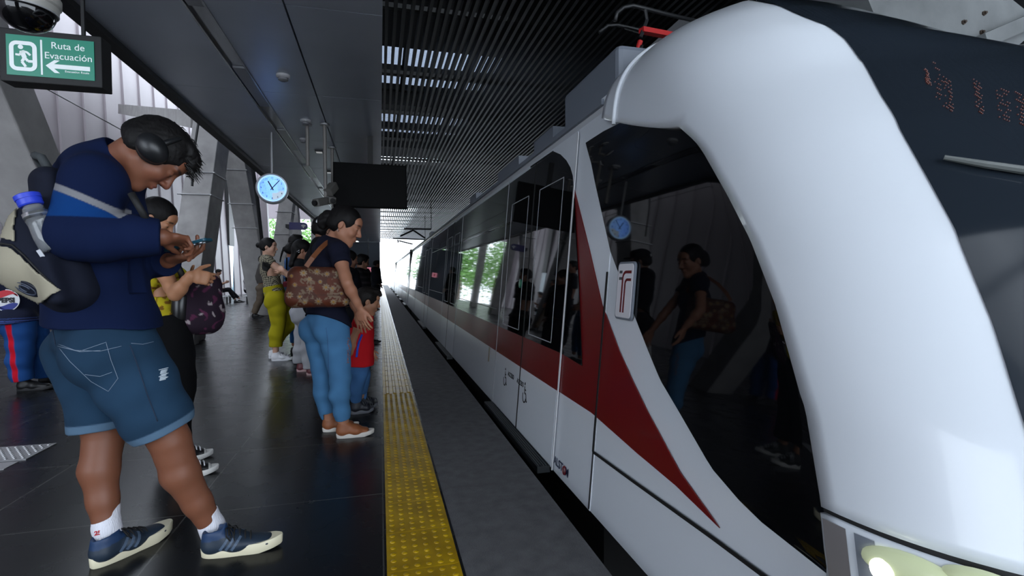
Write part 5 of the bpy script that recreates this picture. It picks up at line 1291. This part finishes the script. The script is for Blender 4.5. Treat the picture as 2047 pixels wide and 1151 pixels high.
q8.body(); q8.top('black_top', sleeve=.9, g=.02, hem=-.02, color=S(20, 20, 23)); q8.bottom('grey_trousers', t=1.93, g=.03, gk=.04, ge=.045, color=shadeless(S(142, 142, 146), .08), folds=(.011, 26), m=M_CLOTH); hr8 = q8.hair('long'); wear(q8, s_maroon, q8.J['anR'], (.97, .1)); wear(q8, s_maroon, q8.J['anL'], (.97, .1))
hcp = q8.H.p(.085, -.05, -.02); MB(q8.org).tube([hcp+np.array((.012*math.cos(a), -.005, .010*math.sin(a)+.009)) for a in np.linspace(0, 6.28, 13)[:-1]], .003, 5, closed=True).tube([hcp+np.array((.012*math.cos(a), -.005, .010*math.sin(a)-.012)) for a in np.linspace(0, 6.28, 13)[:-1]], .003, 5, closed=True).build('hair_clip', mat('silver', S(200, 200, 204), .2, 1.0), hr8)
ob_ = P3(622, 693, 6.55); oc = Sdf(.008); oc.u(f_box(ob_, (.055, .05, .075), np.eye(3), .02), .01); o = oc.build('orange_bag', M_CLOTH, None, ob_, S(216, 96, 40)); o.location = Vector(ob_); tag(o, 'small orange bag seen behind the pale blue jeans', 'bag'); MB(ob_).tube([ob_+np.array((-.02, 0, .07)), ob_+np.array((0, 0, .22)), ob_+np.array((.02, 0, .07))], .005, 5).build('cord', m_pd, o)
q9 = person_px(9.2, (592, 484), (592, 502), (596, 570), ((588, 507), (600, 507)), ((586, 535), (606, 535)), ((592, 560), (610, 560)), ((594, 580), (600, 580)), ((595, 625), (602, 625)), ((594, 665), (603, 662)),
    (.9, .4, 0), (1, 0, -.1), .98, .010, 'person with short black hair standing behind the one with the braid', dy=.12, skin=S(150, 104, 82))
q9.body(); q9.top('dark_top', sleeve=.9, g=.02, hem=-.05, color=S(30, 32, 40)); q9.bottom('dark_trousers', t=1.95, g=.02, color=S(24, 26, 32)); q9.hair('short'); wear(q9, s_black, q9.J['anR'], (1, .2)); wear(q9, s_black, q9.J['anL'], (1, .2))
q10 = person_px(5.0, (650, 462), (644, 486), (640, 590), ((640, 494), (648, 494)), ((632, 545), (655, 545)), ((645, 575), (660, 580)), ((642, 605), (640, 605)), ((645, 690), (640, 690)), ((640, 768), (644, 762)),
    (.85, .5, 0), (.8, .55, -.2), 1.0, .008, 'person in black cap and black clothes just behind the woman in jeans', dy=.14, skin=S(130, 90, 70))
q10.body(); q10.top('black_jacket', sleeve=1.9, g=.02, hem=-.05, color=S(18, 18, 21)); q10.bottom('black_trousers', t=1.95, g=.015, color=S(16, 17, 20)); q10.hair('short'); wear(q10, s_black, q10.J['anR'], (.9, .4)); wear(q10, s_black, q10.J['anL'], (.9, .4))
cp = empty('baseball_cap', q10.H.p(0, 0, .12), 'black baseball cap with small white logo worn in the queue', 'cap'); co = np.array(cp.location); cB = Sdf(.006); cB.ell(q10.H.p(0, -.012, .052), np.array((.094, .115, .092)), q10.H.M); cB.sub(f_plane(q10.H.p(0, 0, .036), -q10.H.z, q10.H.p(0, 0, -.02), .2), .003)
cB.build('crown', M_CLOTH, cp, co, S(18, 18, 21)); bB = Sdf(.006); bB.ell(q10.H.p(0, .115, .045), np.array((.075, .075, .007)), q10.H.M); bB.build('peak', M_CLOTH, cp, co, S(18, 18, 21))
lg = q10.H.p(.06, -.085, .065); MB(co).lathe([(.017, 0), (.015, .004)], lg+np.array((-.03, -.015, 0)), (-.6, -.75, .2), 16).build('cap_logo', M_WHITE, cp)
# dark figures beyond her
q11 = person_px(7.0, (699, 519), (698, 540), (702, 620), ((692, 548), (706, 548)), ((690, 585), (712, 585)), ((695, 615), (716, 612)), ((699, 630), (706, 630)), ((700, 682), (708, 680)), ((699, 728), (709, 722)), (.9, .4, 0), (.9, .3, -.2), .93, .010, 'person in dark jacket just beyond the face of the woman in jeans', dy=.14, skin=S(120, 84, 66))
q11.body(); q11.top('dark_jacket', sleeve=1.9, g=.03, hem=-.05, color=S(20, 22, 30)); q11.bottom('dark_trousers', t=1.95, g=.02, color=S(18, 19, 24)); q11.hair('long'); wear(q11, s_black, q11.J['anR'], (1, .2)); wear(q11, s_black, q11.J['anL'], (1, .2))
q12 = person_px(8.6, (724, 524), (721, 541), (724, 610), ((715, 548), (730, 546)), ((712, 578), (732, 578)), ((716, 602), (734, 602)), ((721, 618), (730, 618)), ((722, 660), (732, 660)), ((720, 698), (733, 693)), (.9, .4, 0), (.9, .35, -.15), .98, .010, 'person in dark striped top standing beyond the small boy', dy=.14, skin=S(120, 84, 66))
q12.body(); q12.top('striped_top', sleeve=.9, g=.03, hem=-.05, color=mixc(S(20, 20, 23), (lambda V: soft(np.sin(V[:, 2]*70)-.3, 4), S(44, 40, 42)))); q12.bottom('dark_trousers', t=1.95, g=.02, color=S(18, 19, 24)); q12.hair('short'); wear(q12, s_black, q12.J['anR'], (1, .2)); wear(q12, s_black, q12.J['anL'], (1, .2))
q13 = person_px(17.0, (753, 528), (751, 536), (751, 572), ((747, 539), (755, 539)), ((747, 556), (758, 555)), ((750, 570), (761, 568)), ((749, 576), (754, 576)), ((744, 598), (749, 597)), ((740, 616), (745, 615)), (.8, .5, 0), (1, .3, 0), .95, .012, 'dark figure leaning toward the track at the far platform edge', dy=.1, skin=S(110, 78, 62))
q13.body(); q13.top('dark_top', sleeve=1.9, g=.03, hem=-.05, color=S(26, 28, 34)); q13.bottom('dark_trousers', t=1.95, g=.02, color=S(20, 21, 26)); q13.hair('short'); wear(q13, s_black, q13.J['anR'], (1, .2)); wear(q13, s_black, q13.J['anL'], (1, .2))
# seated men by the pale wall
def sitter(dx, lab, shirt, legc):
    J = lambda a, b: (a+dx, b)
    p = person_px(24.0, J(437, 544), J(435, 553), J(436, 579), (J(436, 556), J(436, 556)), (J(441, 568), J(441, 568)), (J(451, 565), J(451, 564)), (J(438, 580), J(438, 580)), (J(459, 579), J(458, 578)), (J(470, 598), J(478, 596)), (1, .05, 0), (.95, 0, -.3), 1.0, .012, lab, dy=.13, skin=S(150, 110, 90))
    p.body(); p.top('shirt', sleeve=.9, g=.02, hem=-.0, color=shirt); p.bottom('dark_trousers', t=1.93, g=.02, color=legc); p.hair('short'); wear(p, s_black, p.J['anR'], (1, .05)); wear(p, s_black, p.J['anL'], (1, .05)); return p
s1 = sitter(0, 'seated man in brown shirt and black trousers reading on the wall bench', S(96, 76, 70), S(20, 20, 24)); s2 = sitter(58, 'seated man in white shirt on the wall bench behind the leaning column', S(190, 186, 190), S(30, 30, 34))
zc_ = P3(436, 583, 24)[2]-.05
bx = P3(436, 583, 24)[0]
def bench(x0, x1, lab):
    e = empty('bench', ((x0+x1)/2, 24, 0), lab, 'bench', 'benches along the pale wall'); b0 = np.array(e.location)
    MB(b0).box((x0, 23.75, zc_-.16), (x1, 24.3, zc_-.11)).build('seat', M_WHITE, e)
    for x in (x0+.06, x1-.06):
        for yy in (23.8, 24.25): MB(b0).box((x-.03, yy-.03, 0), (x+.03, yy+.03, zc_-.16)).build('leg', M_DARK, e)
    for z in (.15, .28): MB(b0).box((x0+.06, 23.785, z), (x1-.06, 23.815, z+.04)).build('rail', M_STEEL, e)
bench(bx-.55, bx+.45, 'white topped bench under the reading man in black trousers'); bench(bx+1.1, bx+2.0, 'white topped bench under the seated man in white shirt')
bin_ = MB().box((P3(380, 650, 9.7)[0]-.08, 9.35, 0), (P3(404, 650, 9.7)[0]-.02, 9.6, .26)).build('plinth', M_CONC, bevel=.01); tag(bin_, 'low concrete plinth at the foot of the leaning column, below the purple backpack', 'plinth')
# shoe prototypes are worn, none is left over
# ------------------------------------------------ signs, cameras, clock, screen
M_GREEN = mat('sign_green', S(10, 104, 84), .3, emit=(S(10, 104, 84), .55)); M_SIGNW = mat('sign_white', S(206, 214, 216), .4, emit=(S(206, 214, 216), .35))
c00, c10, c11, c01 = P3(6, 65, 2.95), P3(182, 84, 2.95), P3(194, 162, 2.95), P3(18, 148, 2.95)
ex = nrm((c10-c00)*(1, 1, 0)); ez = np.array((0, 0, 1.0)); en = nrm(np.cross(ex, ez)); en = en if en[1] < 0 else -en
sc0 = (c00+c10+c11+c01)/4; sw = (np.dot(c10-c00, ex)+np.dot(c11-c01, ex))/2; shh = (c00[2]-c01[2]+c10[2]-c11[2])/2
es = empty('evacuation_sign', sc0, 'lit green evacuation route sign in black case hanging under the ceiling', 'sign')
def SP(u, v, o=0.0): return sc0+ex*u*sw+ez*v*shh+en*o
fr_ = lambda o: (SP(0, 0, o), ex, ez, en)
MB(sc0).prism([(-sw/2-.03, -shh/2-.03), (sw/2+.03, -shh/2-.03), (sw/2+.03, shh/2+.03), (-sw/2-.03, shh/2+.03)], .10, fr_(-.105)).build('case', M_BLACK, es, bevel=.004)
MB(sc0).prism([(-sw/2, -shh/2), (sw/2, -shh/2), (sw/2, shh/2), (-sw/2, shh/2)], .003, fr_(-.004)).build('face', M_GREEN, es)
MB(sc0).bar(SP(-.32, .5, -.05)+ez*.02, np.array([*SP(-.32, .5, -.05)[:2], CEIL]), .014, .014).bar(SP(.32, .5, -.05)+ez*.02, np.array([*SP(.32, .5, -.05)[:2], CEIL]), .014, .014).build('hanger', M_BLACK, es)
def sign_poly(poly, nm): return MB(sc0).prism([(a*sw, b*shh) for a, b in poly], .002, fr_(-.001)).build(nm, M_SIGNW, es)
def ring_(w, h, r, t, cx, cy):
    o_, i_ = rounded(w, h, r, 5, cx, cy), rounded(w-2*t, h-2*t, max(.005, r-t), 5, cx, cy); n = len(o_); vs = [SP(0, 0, .001)+ex*a+ez*b for a, b in o_+i_]
    return MB(sc0).add(vs, [(i, (i+1) % n, n+(i+1) % n, n+i) for i in range(n)]).build('pictogram_frame', M_SIGNW, es)
ring_(.31*sw, .74*shh, .03, .018, -.31*sw, -.02*shh)
sign_poly([(-.115, -.45), (-.095, -.45), (-.095, .42), (-.115, .42)], 'divider')
rm = MB(sc0)
def st2(pts, w):
    for a, b in zip(pts[:-1], pts[1:]):
        A, Bp = SP(-.31, -.02, .0)+ex*a[0]*shh+ez*a[1]*shh, SP(-.31, -.02, .0)+ex*b[0]*shh+ez*b[1]*shh; rm.bar(A, Bp, w*shh, .003, en)
rm.lathe([(.055*shh, -.001), (.055*shh, .0015)], SP(-.31, -.02)+ex*(-.05*shh)+ez*.22*shh, en, 16)
st2([(-.03, .13), (.03, -.04)], .10); st2([(-.02, .12), (.08, .10), (.15, .03)], .05); st2([(-.03, .12), (-.07, .02), (-.16, .03)], .05); st2([(.03, -.04), (.10, -.12), (.22, -.12)], .06); st2([(.02, -.05), (-.03, -.14), (.05, -.26)], .06)
rm.build('running_figure', M_SIGNW, es)
for txt, sz, u, v in (('Ruta de', .235, .20, .30), ('Evacuación', .235, .205, .04)): lettering('sign_lettering', txt, sz*shh, M_SIGNW, es, SP(u, v, .001)-sc0, ex, ez, .0)
sign_poly([(-.06, -.21), (.04, -.06), (.10, -.06), (.035, -.16), (.45, -.16), (.45, -.27), (.035, -.27), (.10, -.38), (.04, -.38)], 'arrow')
lettering('sign_small_lettering', 'Evacuation Route', .075*shh, M_SIGNW, es, SP(.30, -.325, .001)-sc0, ex, ez, .0)
# dome camera
dc = P3(53, -6, 2.3); dm = empty('dome_camera', dc, 'white dome security camera with dark glass hanging above the evacuation sign', 'camera'); ax_ = nrm((-.04, 0, -1))
MB(dc).lathe([(.02, -.25), (.05, -.2), (.088, -.12), (.094, -.02), (.100, -.01), (.100, .016), (.094, .022), (.092, .046), (.084, .05)], dc, ax_, 36).build('housing', mat('off_white_plastic', S(150, 148, 142), .45), dm, smooth='auto')
MB(dc).lathe([(.086*math.cos(a), .048+.078*math.sin(a)) for a in np.linspace(0, 1.55, 12)], dc, ax_, 36).build('dome', mat('smoked_dome', S(10, 10, 11), .06, spec=.6), dm, smooth=True)
MB(dc).tube([dc+np.array((.088*math.cos(a), .088*math.sin(a), -.05)) for a in np.linspace(0, 2*math.pi, 37)[:-1]], .004, 6, closed=True).build('dome_rim', mat('clear_rim', S(150, 150, 150), .2), dm, smooth=True); MB(dc).tube([dc-ax_*.2, np.array((dc[0], dc[1], CEIL))], .025, 10).build('drop_pole', mat('off_white_plastic', S(150, 148, 142), .45), dm)
# clock
ck0 = P3(544, 376, 7.6); ck = empty('clock', ck0, 'round lit platform clock with a blue face hanging under the ceiling', 'clock'); cn_ = nrm((.14, -1, .0)); cx = nrm(np.cross((0, 0, 1.), cn_)); cz = np.array((0, 0, 1.)); cr = .185
if cx[0] < 0: cx = -cx
MB(ck0).lathe([(cr, -.12), (cr+.022, -.11), (cr+.022, -.005), (cr+.012, .008), (cr-.004, .004), (cr-.004, -.006)], ck0, cn_, 44).build('rim', mat('clock_rim', S(150, 152, 158), .35, .3), ck, smooth='auto')
MB(ck0).lathe([(cr-.003, -.004), (cr-.003, .0)], ck0, cn_, 44).build('face', mat('clock_face', S(70, 104, 190), .4, emit=(S(70, 112, 210), .42)), ck)
MB(ck0).lathe([(cr-.003, 0), (cr-.003, .001), (cr-.022, .001), (cr-.022, 0)], ck0, cn_, 44).build('lit_ring', mat('clock_glow', S(200, 226, 250), .4, emit=(S(150, 205, 255), .9)), ck)
gp_ = [(0, -cr*.86)]+[(cr*.86*math.sin(a), -cr*.86*math.cos(a)) for a in np.linspace(.05, 1.35, 10)]+[(.10, -.03), (.06, -.06), (0, -.065)]
MB(ck0).prism(gp_, .001, (ck0+cn_*.0005, cx, cz, cn_)).build('pale_sector', mat('clock_pale', S(205, 220, 235), .4, emit=(S(196, 220, 240), .45)), ck)
for i in range(12):
    a = R_(30*(i+1)); lettering('numeral', str(i+1), .034, M_BLACK, ck, cx*math.sin(a)*cr*.74+cz*math.cos(a)*cr*.74+cn_*.002, cx, cz, .0005)
hd = lambda a, l, w, nm: MB(ck0).bar(ck0+cn_*.004-(cx*math.sin(a)+cz*math.cos(a))*.03, ck0+cn_*.004+(cx*math.sin(a)+cz*math.cos(a))*l, w, .002, cn_).build(nm, M_BLACK, ck)
hd(R_(-28), .105, .016, 'hour_hand'); hd(R_(40), .145, .011, 'minute_hand')
MB(ck0).tube([ck0-cn_*.06+cz*cr, np.array((*(ck0-cn_*.06)[:2], CEIL))], .018, 10).build('drop_pole', M_STEEL, ck)
# hanging screen
TV0 = P3(741, 372, 7.5); tv = empty('display_screen', TV0, 'wide black display screen hanging from the ceiling edge, seen from behind', 'screen'); tx, ty_, tz = np.array((1., .05, 0)), np.array((.0, .12, 1.)), None
tx = nrm(tx); ty_ = nrm(ty_-tx*np.dot(tx, ty_)); tz = np.cross(tx, ty_); tz = tz if tz[1] < 0 else -tz
MB(TV0).prism([(-.50, -.315), (.50, -.315), (.50, .315), (-.50, .315)], .06, (TV0-tz*.03, tx, ty_, tz)).build('case', mat('screen_black', S(5, 5, 6), .6, spec=.1), tv, bevel=.008)
MB(TV0).prism([(-.48, -.295), (.48, -.295), (.48, .295), (-.48, .295)], .002, (TV0+tz*.0305, tx, ty_, tz)).build('panel', mat('dark_panel', S(4, 4, 5), .5, spec=.12), tv)
MB(TV0).bar(TV0-tz*.06, np.array((TV0[0], TV0[1]+.08, CEIL)), .07, .05, (0, 1, 0)).build('drop_arm', M_BLACK, tv)
# camera poles
def cam_pole(px, py, Y, zb, label, cams):
    p = P3(px, py, Y); e = empty('camera_pole', (p[0], Y, CEIL), label, 'camera pole', 'camera poles under the ceiling'); o0 = np.array(e.location)
    MB(o0).tube([(p[0], Y, CEIL), (p[0], Y, zb)], .022, 12).build('pole', mat('pole_grey', S(120, 116, 112), .5, .3), e); MB(o0).lathe([(.06, 0), (.06, .02), (.03, .03)], (p[0], Y, CEIL-.03), (0, 0, 1), 18).build('flange', M_STEEL, e)
    for (a, b, r) in cams:
        a, b = np.array((p[0], Y, zb))+np.array(a), np.array((p[0], Y, zb))+np.array(b); h_ = MB(o0).bar(a, b, r*2, r*1.9).build('camera_housing', mat('camera_grey', S(96, 94, 90), .5), e, bevel=.012); d = nrm(b-a); MB(o0).lathe([(r*.7, 0), (r*.7, .03), (r*.5, .032)], b, d, 16).build('lens_hood', M_BLACK, h_)
cam_pole(649, 260, 7.05, 2.10, 'hanging pole with two grey security cameras beside the display screen', [((.03, -.02, .10), (.10, .10, .22), .055), ((.04, -.05, .0), (-.10, -.22, -.06), .05), ((.06, -.05, .02), (.10, -.18, -.02), .045)])
cam_pole(664, 300, 8.3, 2.0, 'slim hanging pole just behind the pole with two cameras', [((-.02, 0, .02), (-.02, -.16, -.02), .04)])
cam_pole(614, 250, 7.1, 2.55, 'hanging pole with nothing mounted, nearer the light channel', [])
# ceiling detectors
for (px, py, lab) in ((566, 150, 'round ceiling detector nearest the camera, between light channel and screen'), (611, 240, 'round ceiling detector beside the top of the bare pole'), (606, 277, 'small round ceiling detector farther along than the bare pole')):
    p = at_z(px, py, CEIL); e = empty('smoke_detector', p, lab, 'detector', 'ceiling detectors'); o0 = np.array(e.location); k = .065 if py < 260 else .05
    MB(o0).lathe([(k, 0), (k, -.02), (k*.8, -.03)], p, (0, 0, 1), 24).build('base', mat('detector_white', S(160, 160, 162), .5), e, smooth='auto'); MB(o0).lathe([(k*.7, -.03), (k*.72, -.05), (k*.4, -.062)], p, (0, 0, 1), 24).build('chamber', mat('detector_grey', S(110, 110, 114), .5), e, smooth='auto')
for (px, py, lab) in ((638, 302, 'small square ceiling lamp before the security cameras'), (657, 343, 'small square ceiling lamp above the security cameras')):
    p = at_z(px, py, CEIL); e = empty('square_lamp', p, lab, 'lamp', 'square ceiling lamps'); o0 = np.array(e.location); MB(o0).box(p-np.array((.06, .06, .02)), p+np.array((.06, .06, 0))).build('frame', M_DARK, e); MB(o0).box(p-np.array((.045, .045, .024)), p+np.array((.045, .045, -.018))).build('lens', mat('lamp_pale', S(190, 192, 196), .3, emit=((1, 1, 1), .25)), e)
# wireless sign on the far column
w0 = P3(597, 452, 19.0); wi = empty('wireless_sign', w0, 'purple rounded sign with white wireless symbol fixed to a far column', 'sign'); ww, wh = .60, .25
MB(w0).prism([(-ww/2, -wh/2), (ww/2-wh/2, -wh/2)]+[(ww/2-wh/2+wh/2*math.cos(a), wh/2*math.sin(a)) for a in np.linspace(-math.pi/2, math.pi/2, 12)]+[(-ww/2, wh/2)], .05, (w0, (1, 0, 0), (0, 0, 1), (0, -1, 0))).build('sign_board', mat('sign_purple', S(46, 42, 96), .4), wi)
wm_ = MB(w0)
for r in (.03, .06, .09): wm_.tube([w0+np.array((.16+r*math.cos(a), -.055, -.05+r*math.sin(a))) for a in np.linspace(.7, 2.44, 9)], .009, 5)
wm_.lathe([(.015, 0), (.015, .004)], w0+np.array((.16, -.055, -.045)), (0, -1, 0), 12); wm_.build('wireless_symbol', M_WHITE, wi)
MB(w0).box(w0+np.array((-ww/2-.12, -.02, -.06)), w0+np.array((-ww/2+.05, .75, .06))).build('arm', M_DARK, wi)
# small red lit sign on the far wall
r0 = P3(737, 539, 27); rs = empty('red_sign', r0, 'tiny lit pink and red sign far down the platform', 'sign'); MB(r0).box(r0-np.array((.12, .03, .12)), r0+np.array((.12, .03, .12))).build('face', mat('pink_sign', S(230, 150, 165), .4, emit=(S(240, 150, 170), .5)), rs); MB(r0).box(r0-np.array((.035, .05, .07)), r0+np.array((.035, -.031, .07))).build('symbol', mat('red_symbol', S(190, 40, 60), .4), rs); MB(r0).tube([r0+np.array((0, 0, .11)), np.array((r0[0], r0[1], CEIL))], .015, 6).build('hanger', M_DARK, rs)
# overhead line brackets far down the track
for Y, sx, lab in ((17.5, 0, 'thin black overhead line bracket, the higher of two over the far track'), (21.5, 1, 'thin black overhead line bracket, the lower of two over the far track')):
    pts = [[(808, 457), (862, 458)], [(826, 460), (800, 472)], [(826, 460), (850, 476)]] if not sx else [[(786, 476), (850, 479)], [(795, 479), (796, 485)], [(797, 481), (825, 488)]]
    mb = MB(P3(*pts[0][0], Y))
    for a, b in pts: mb.tube([P3(*a, Y), P3(*b, Y)], .03, 6)
    t_ = P3(*pts[0][1], Y); mb.tube([t_, (t_[0], Y, zs)], .012, 6); o = mb.build('line_bracket', M_DARK, loc=P3(*pts[0][0], Y)); tag(o, lab, 'bracket', 'overhead line brackets')
# heavy painted steelwork above the nose of the tram
M_ST = mat('grey_painted_steel', S(128, 131, 132), .6, vary=(5, .12)); gY = 3.4
gs = MB(); a0 = [(1712, -60), (1748, 30), (1990, 130), (2060, 70), (2060, 28), (2000, -20), (1960, -60)]
pa = [P3(x, y, gY) for x, y in a0]; gs.add(pa+[p+np.array((.0, .5, .0)) for p in pa], [tuple(range(7)), tuple(range(7, 14))[::-1]]+[(i, (i+1) % 7, 7+(i+1) % 7, 7+i) for i in range(7)])
g_ = struct('roof_beam_gusset', gs, M_ST)
for x, y in ((1925, 45), (1966, 27), (1961, 65)): MB().lathe([(.022, 0), (.022, .012), (.012, .012), (.012, .028), (.004, .03)], P3(x, y, gY), (0, -1, 0), 6).build('bolt', mat('rusty_bolt', S(70, 58, 50), .6), g_)
bm_ = MB(); bm_.bar(P3(1960, 85, 3.3), P3(2110, 20, 3.3), .10, .12).bar(P3(1470, 40, 4.2), P3(1560, -80, 4.2), .14, .25, (0, 1, 0)).bar(P3(1585, 40, 4.0), P3(1620, -60, 4.0), .16, .2, (0, 1, 0))
struct('roof_beam_bracing', bm_, M_ST)
b2 = MB(); b2.bar(P3(1270, 170, 4.6), P3(1500, -40, 4.6), .38, .2, (0, 1, 0)); struct('roof_beam_dark', b2, mat('dark_grey_steel', S(66, 67, 70), .7))  # diagonal beam in a darker even grey
# trees beyond the open bay
def tree(c, r, h, seed, lab):
    rng = np.random.RandomState(seed); c = np.array(c, float); e = empty('tree', c, lab, 'tree', 'trees beyond the open bay'); MB(c).tube([c, c+np.array((.1, 0, h*.35)), c+np.array((0, .1, h*.6))], [.22, .17, .1], 8).build('trunk', mat('bark', S(84, 72, 60), .9), e)
    mb = MB(c); cl_ = [(c+np.array((0, 0, h*.62))+rng.normal(size=3)*np.array((r*.42, r*.42, h*.17)), r*rng.uniform(.3, .5)) for _ in range(16)]; vs = []; fs = []
    for q, rr in cl_:
        for _ in range(230):
            d = rng.normal(size=3); d /= np.linalg.norm(d); p = q+d*rr*rng.uniform(.6, 1.05); a = rng.normal(size=3); a /= np.linalg.norm(a); b = np.cross(a, d); s_ = rng.uniform(.09, .2); k = len(vs); vs += [p-a*s_, p+b*s_*.6, p+a*s_, p-b*s_*.6]; fs.append((k, k+1, k+2, k+3))
    mb.add(vs, fs).build('crown', mat('leaf_green', S(104, 150, 74), .6, vary=(.9, .4)), e)
for i, (x, y, r, h) in enumerate(((-13, 46, 3.2, 8.5), (-9, 50, 3.4, 7.6), (-17, 52, 3.6, 9.5), (-6.2, 54, 3.0, 8.2), (-21, 44, 3.4, 9), (-12, 60, 4, 10), (-4.4, 64, 3.0, 8.0))):
    tree((x, y, -1.2), r, h, 40+i, 'leafy green tree seen through the open bay beyond the columns')
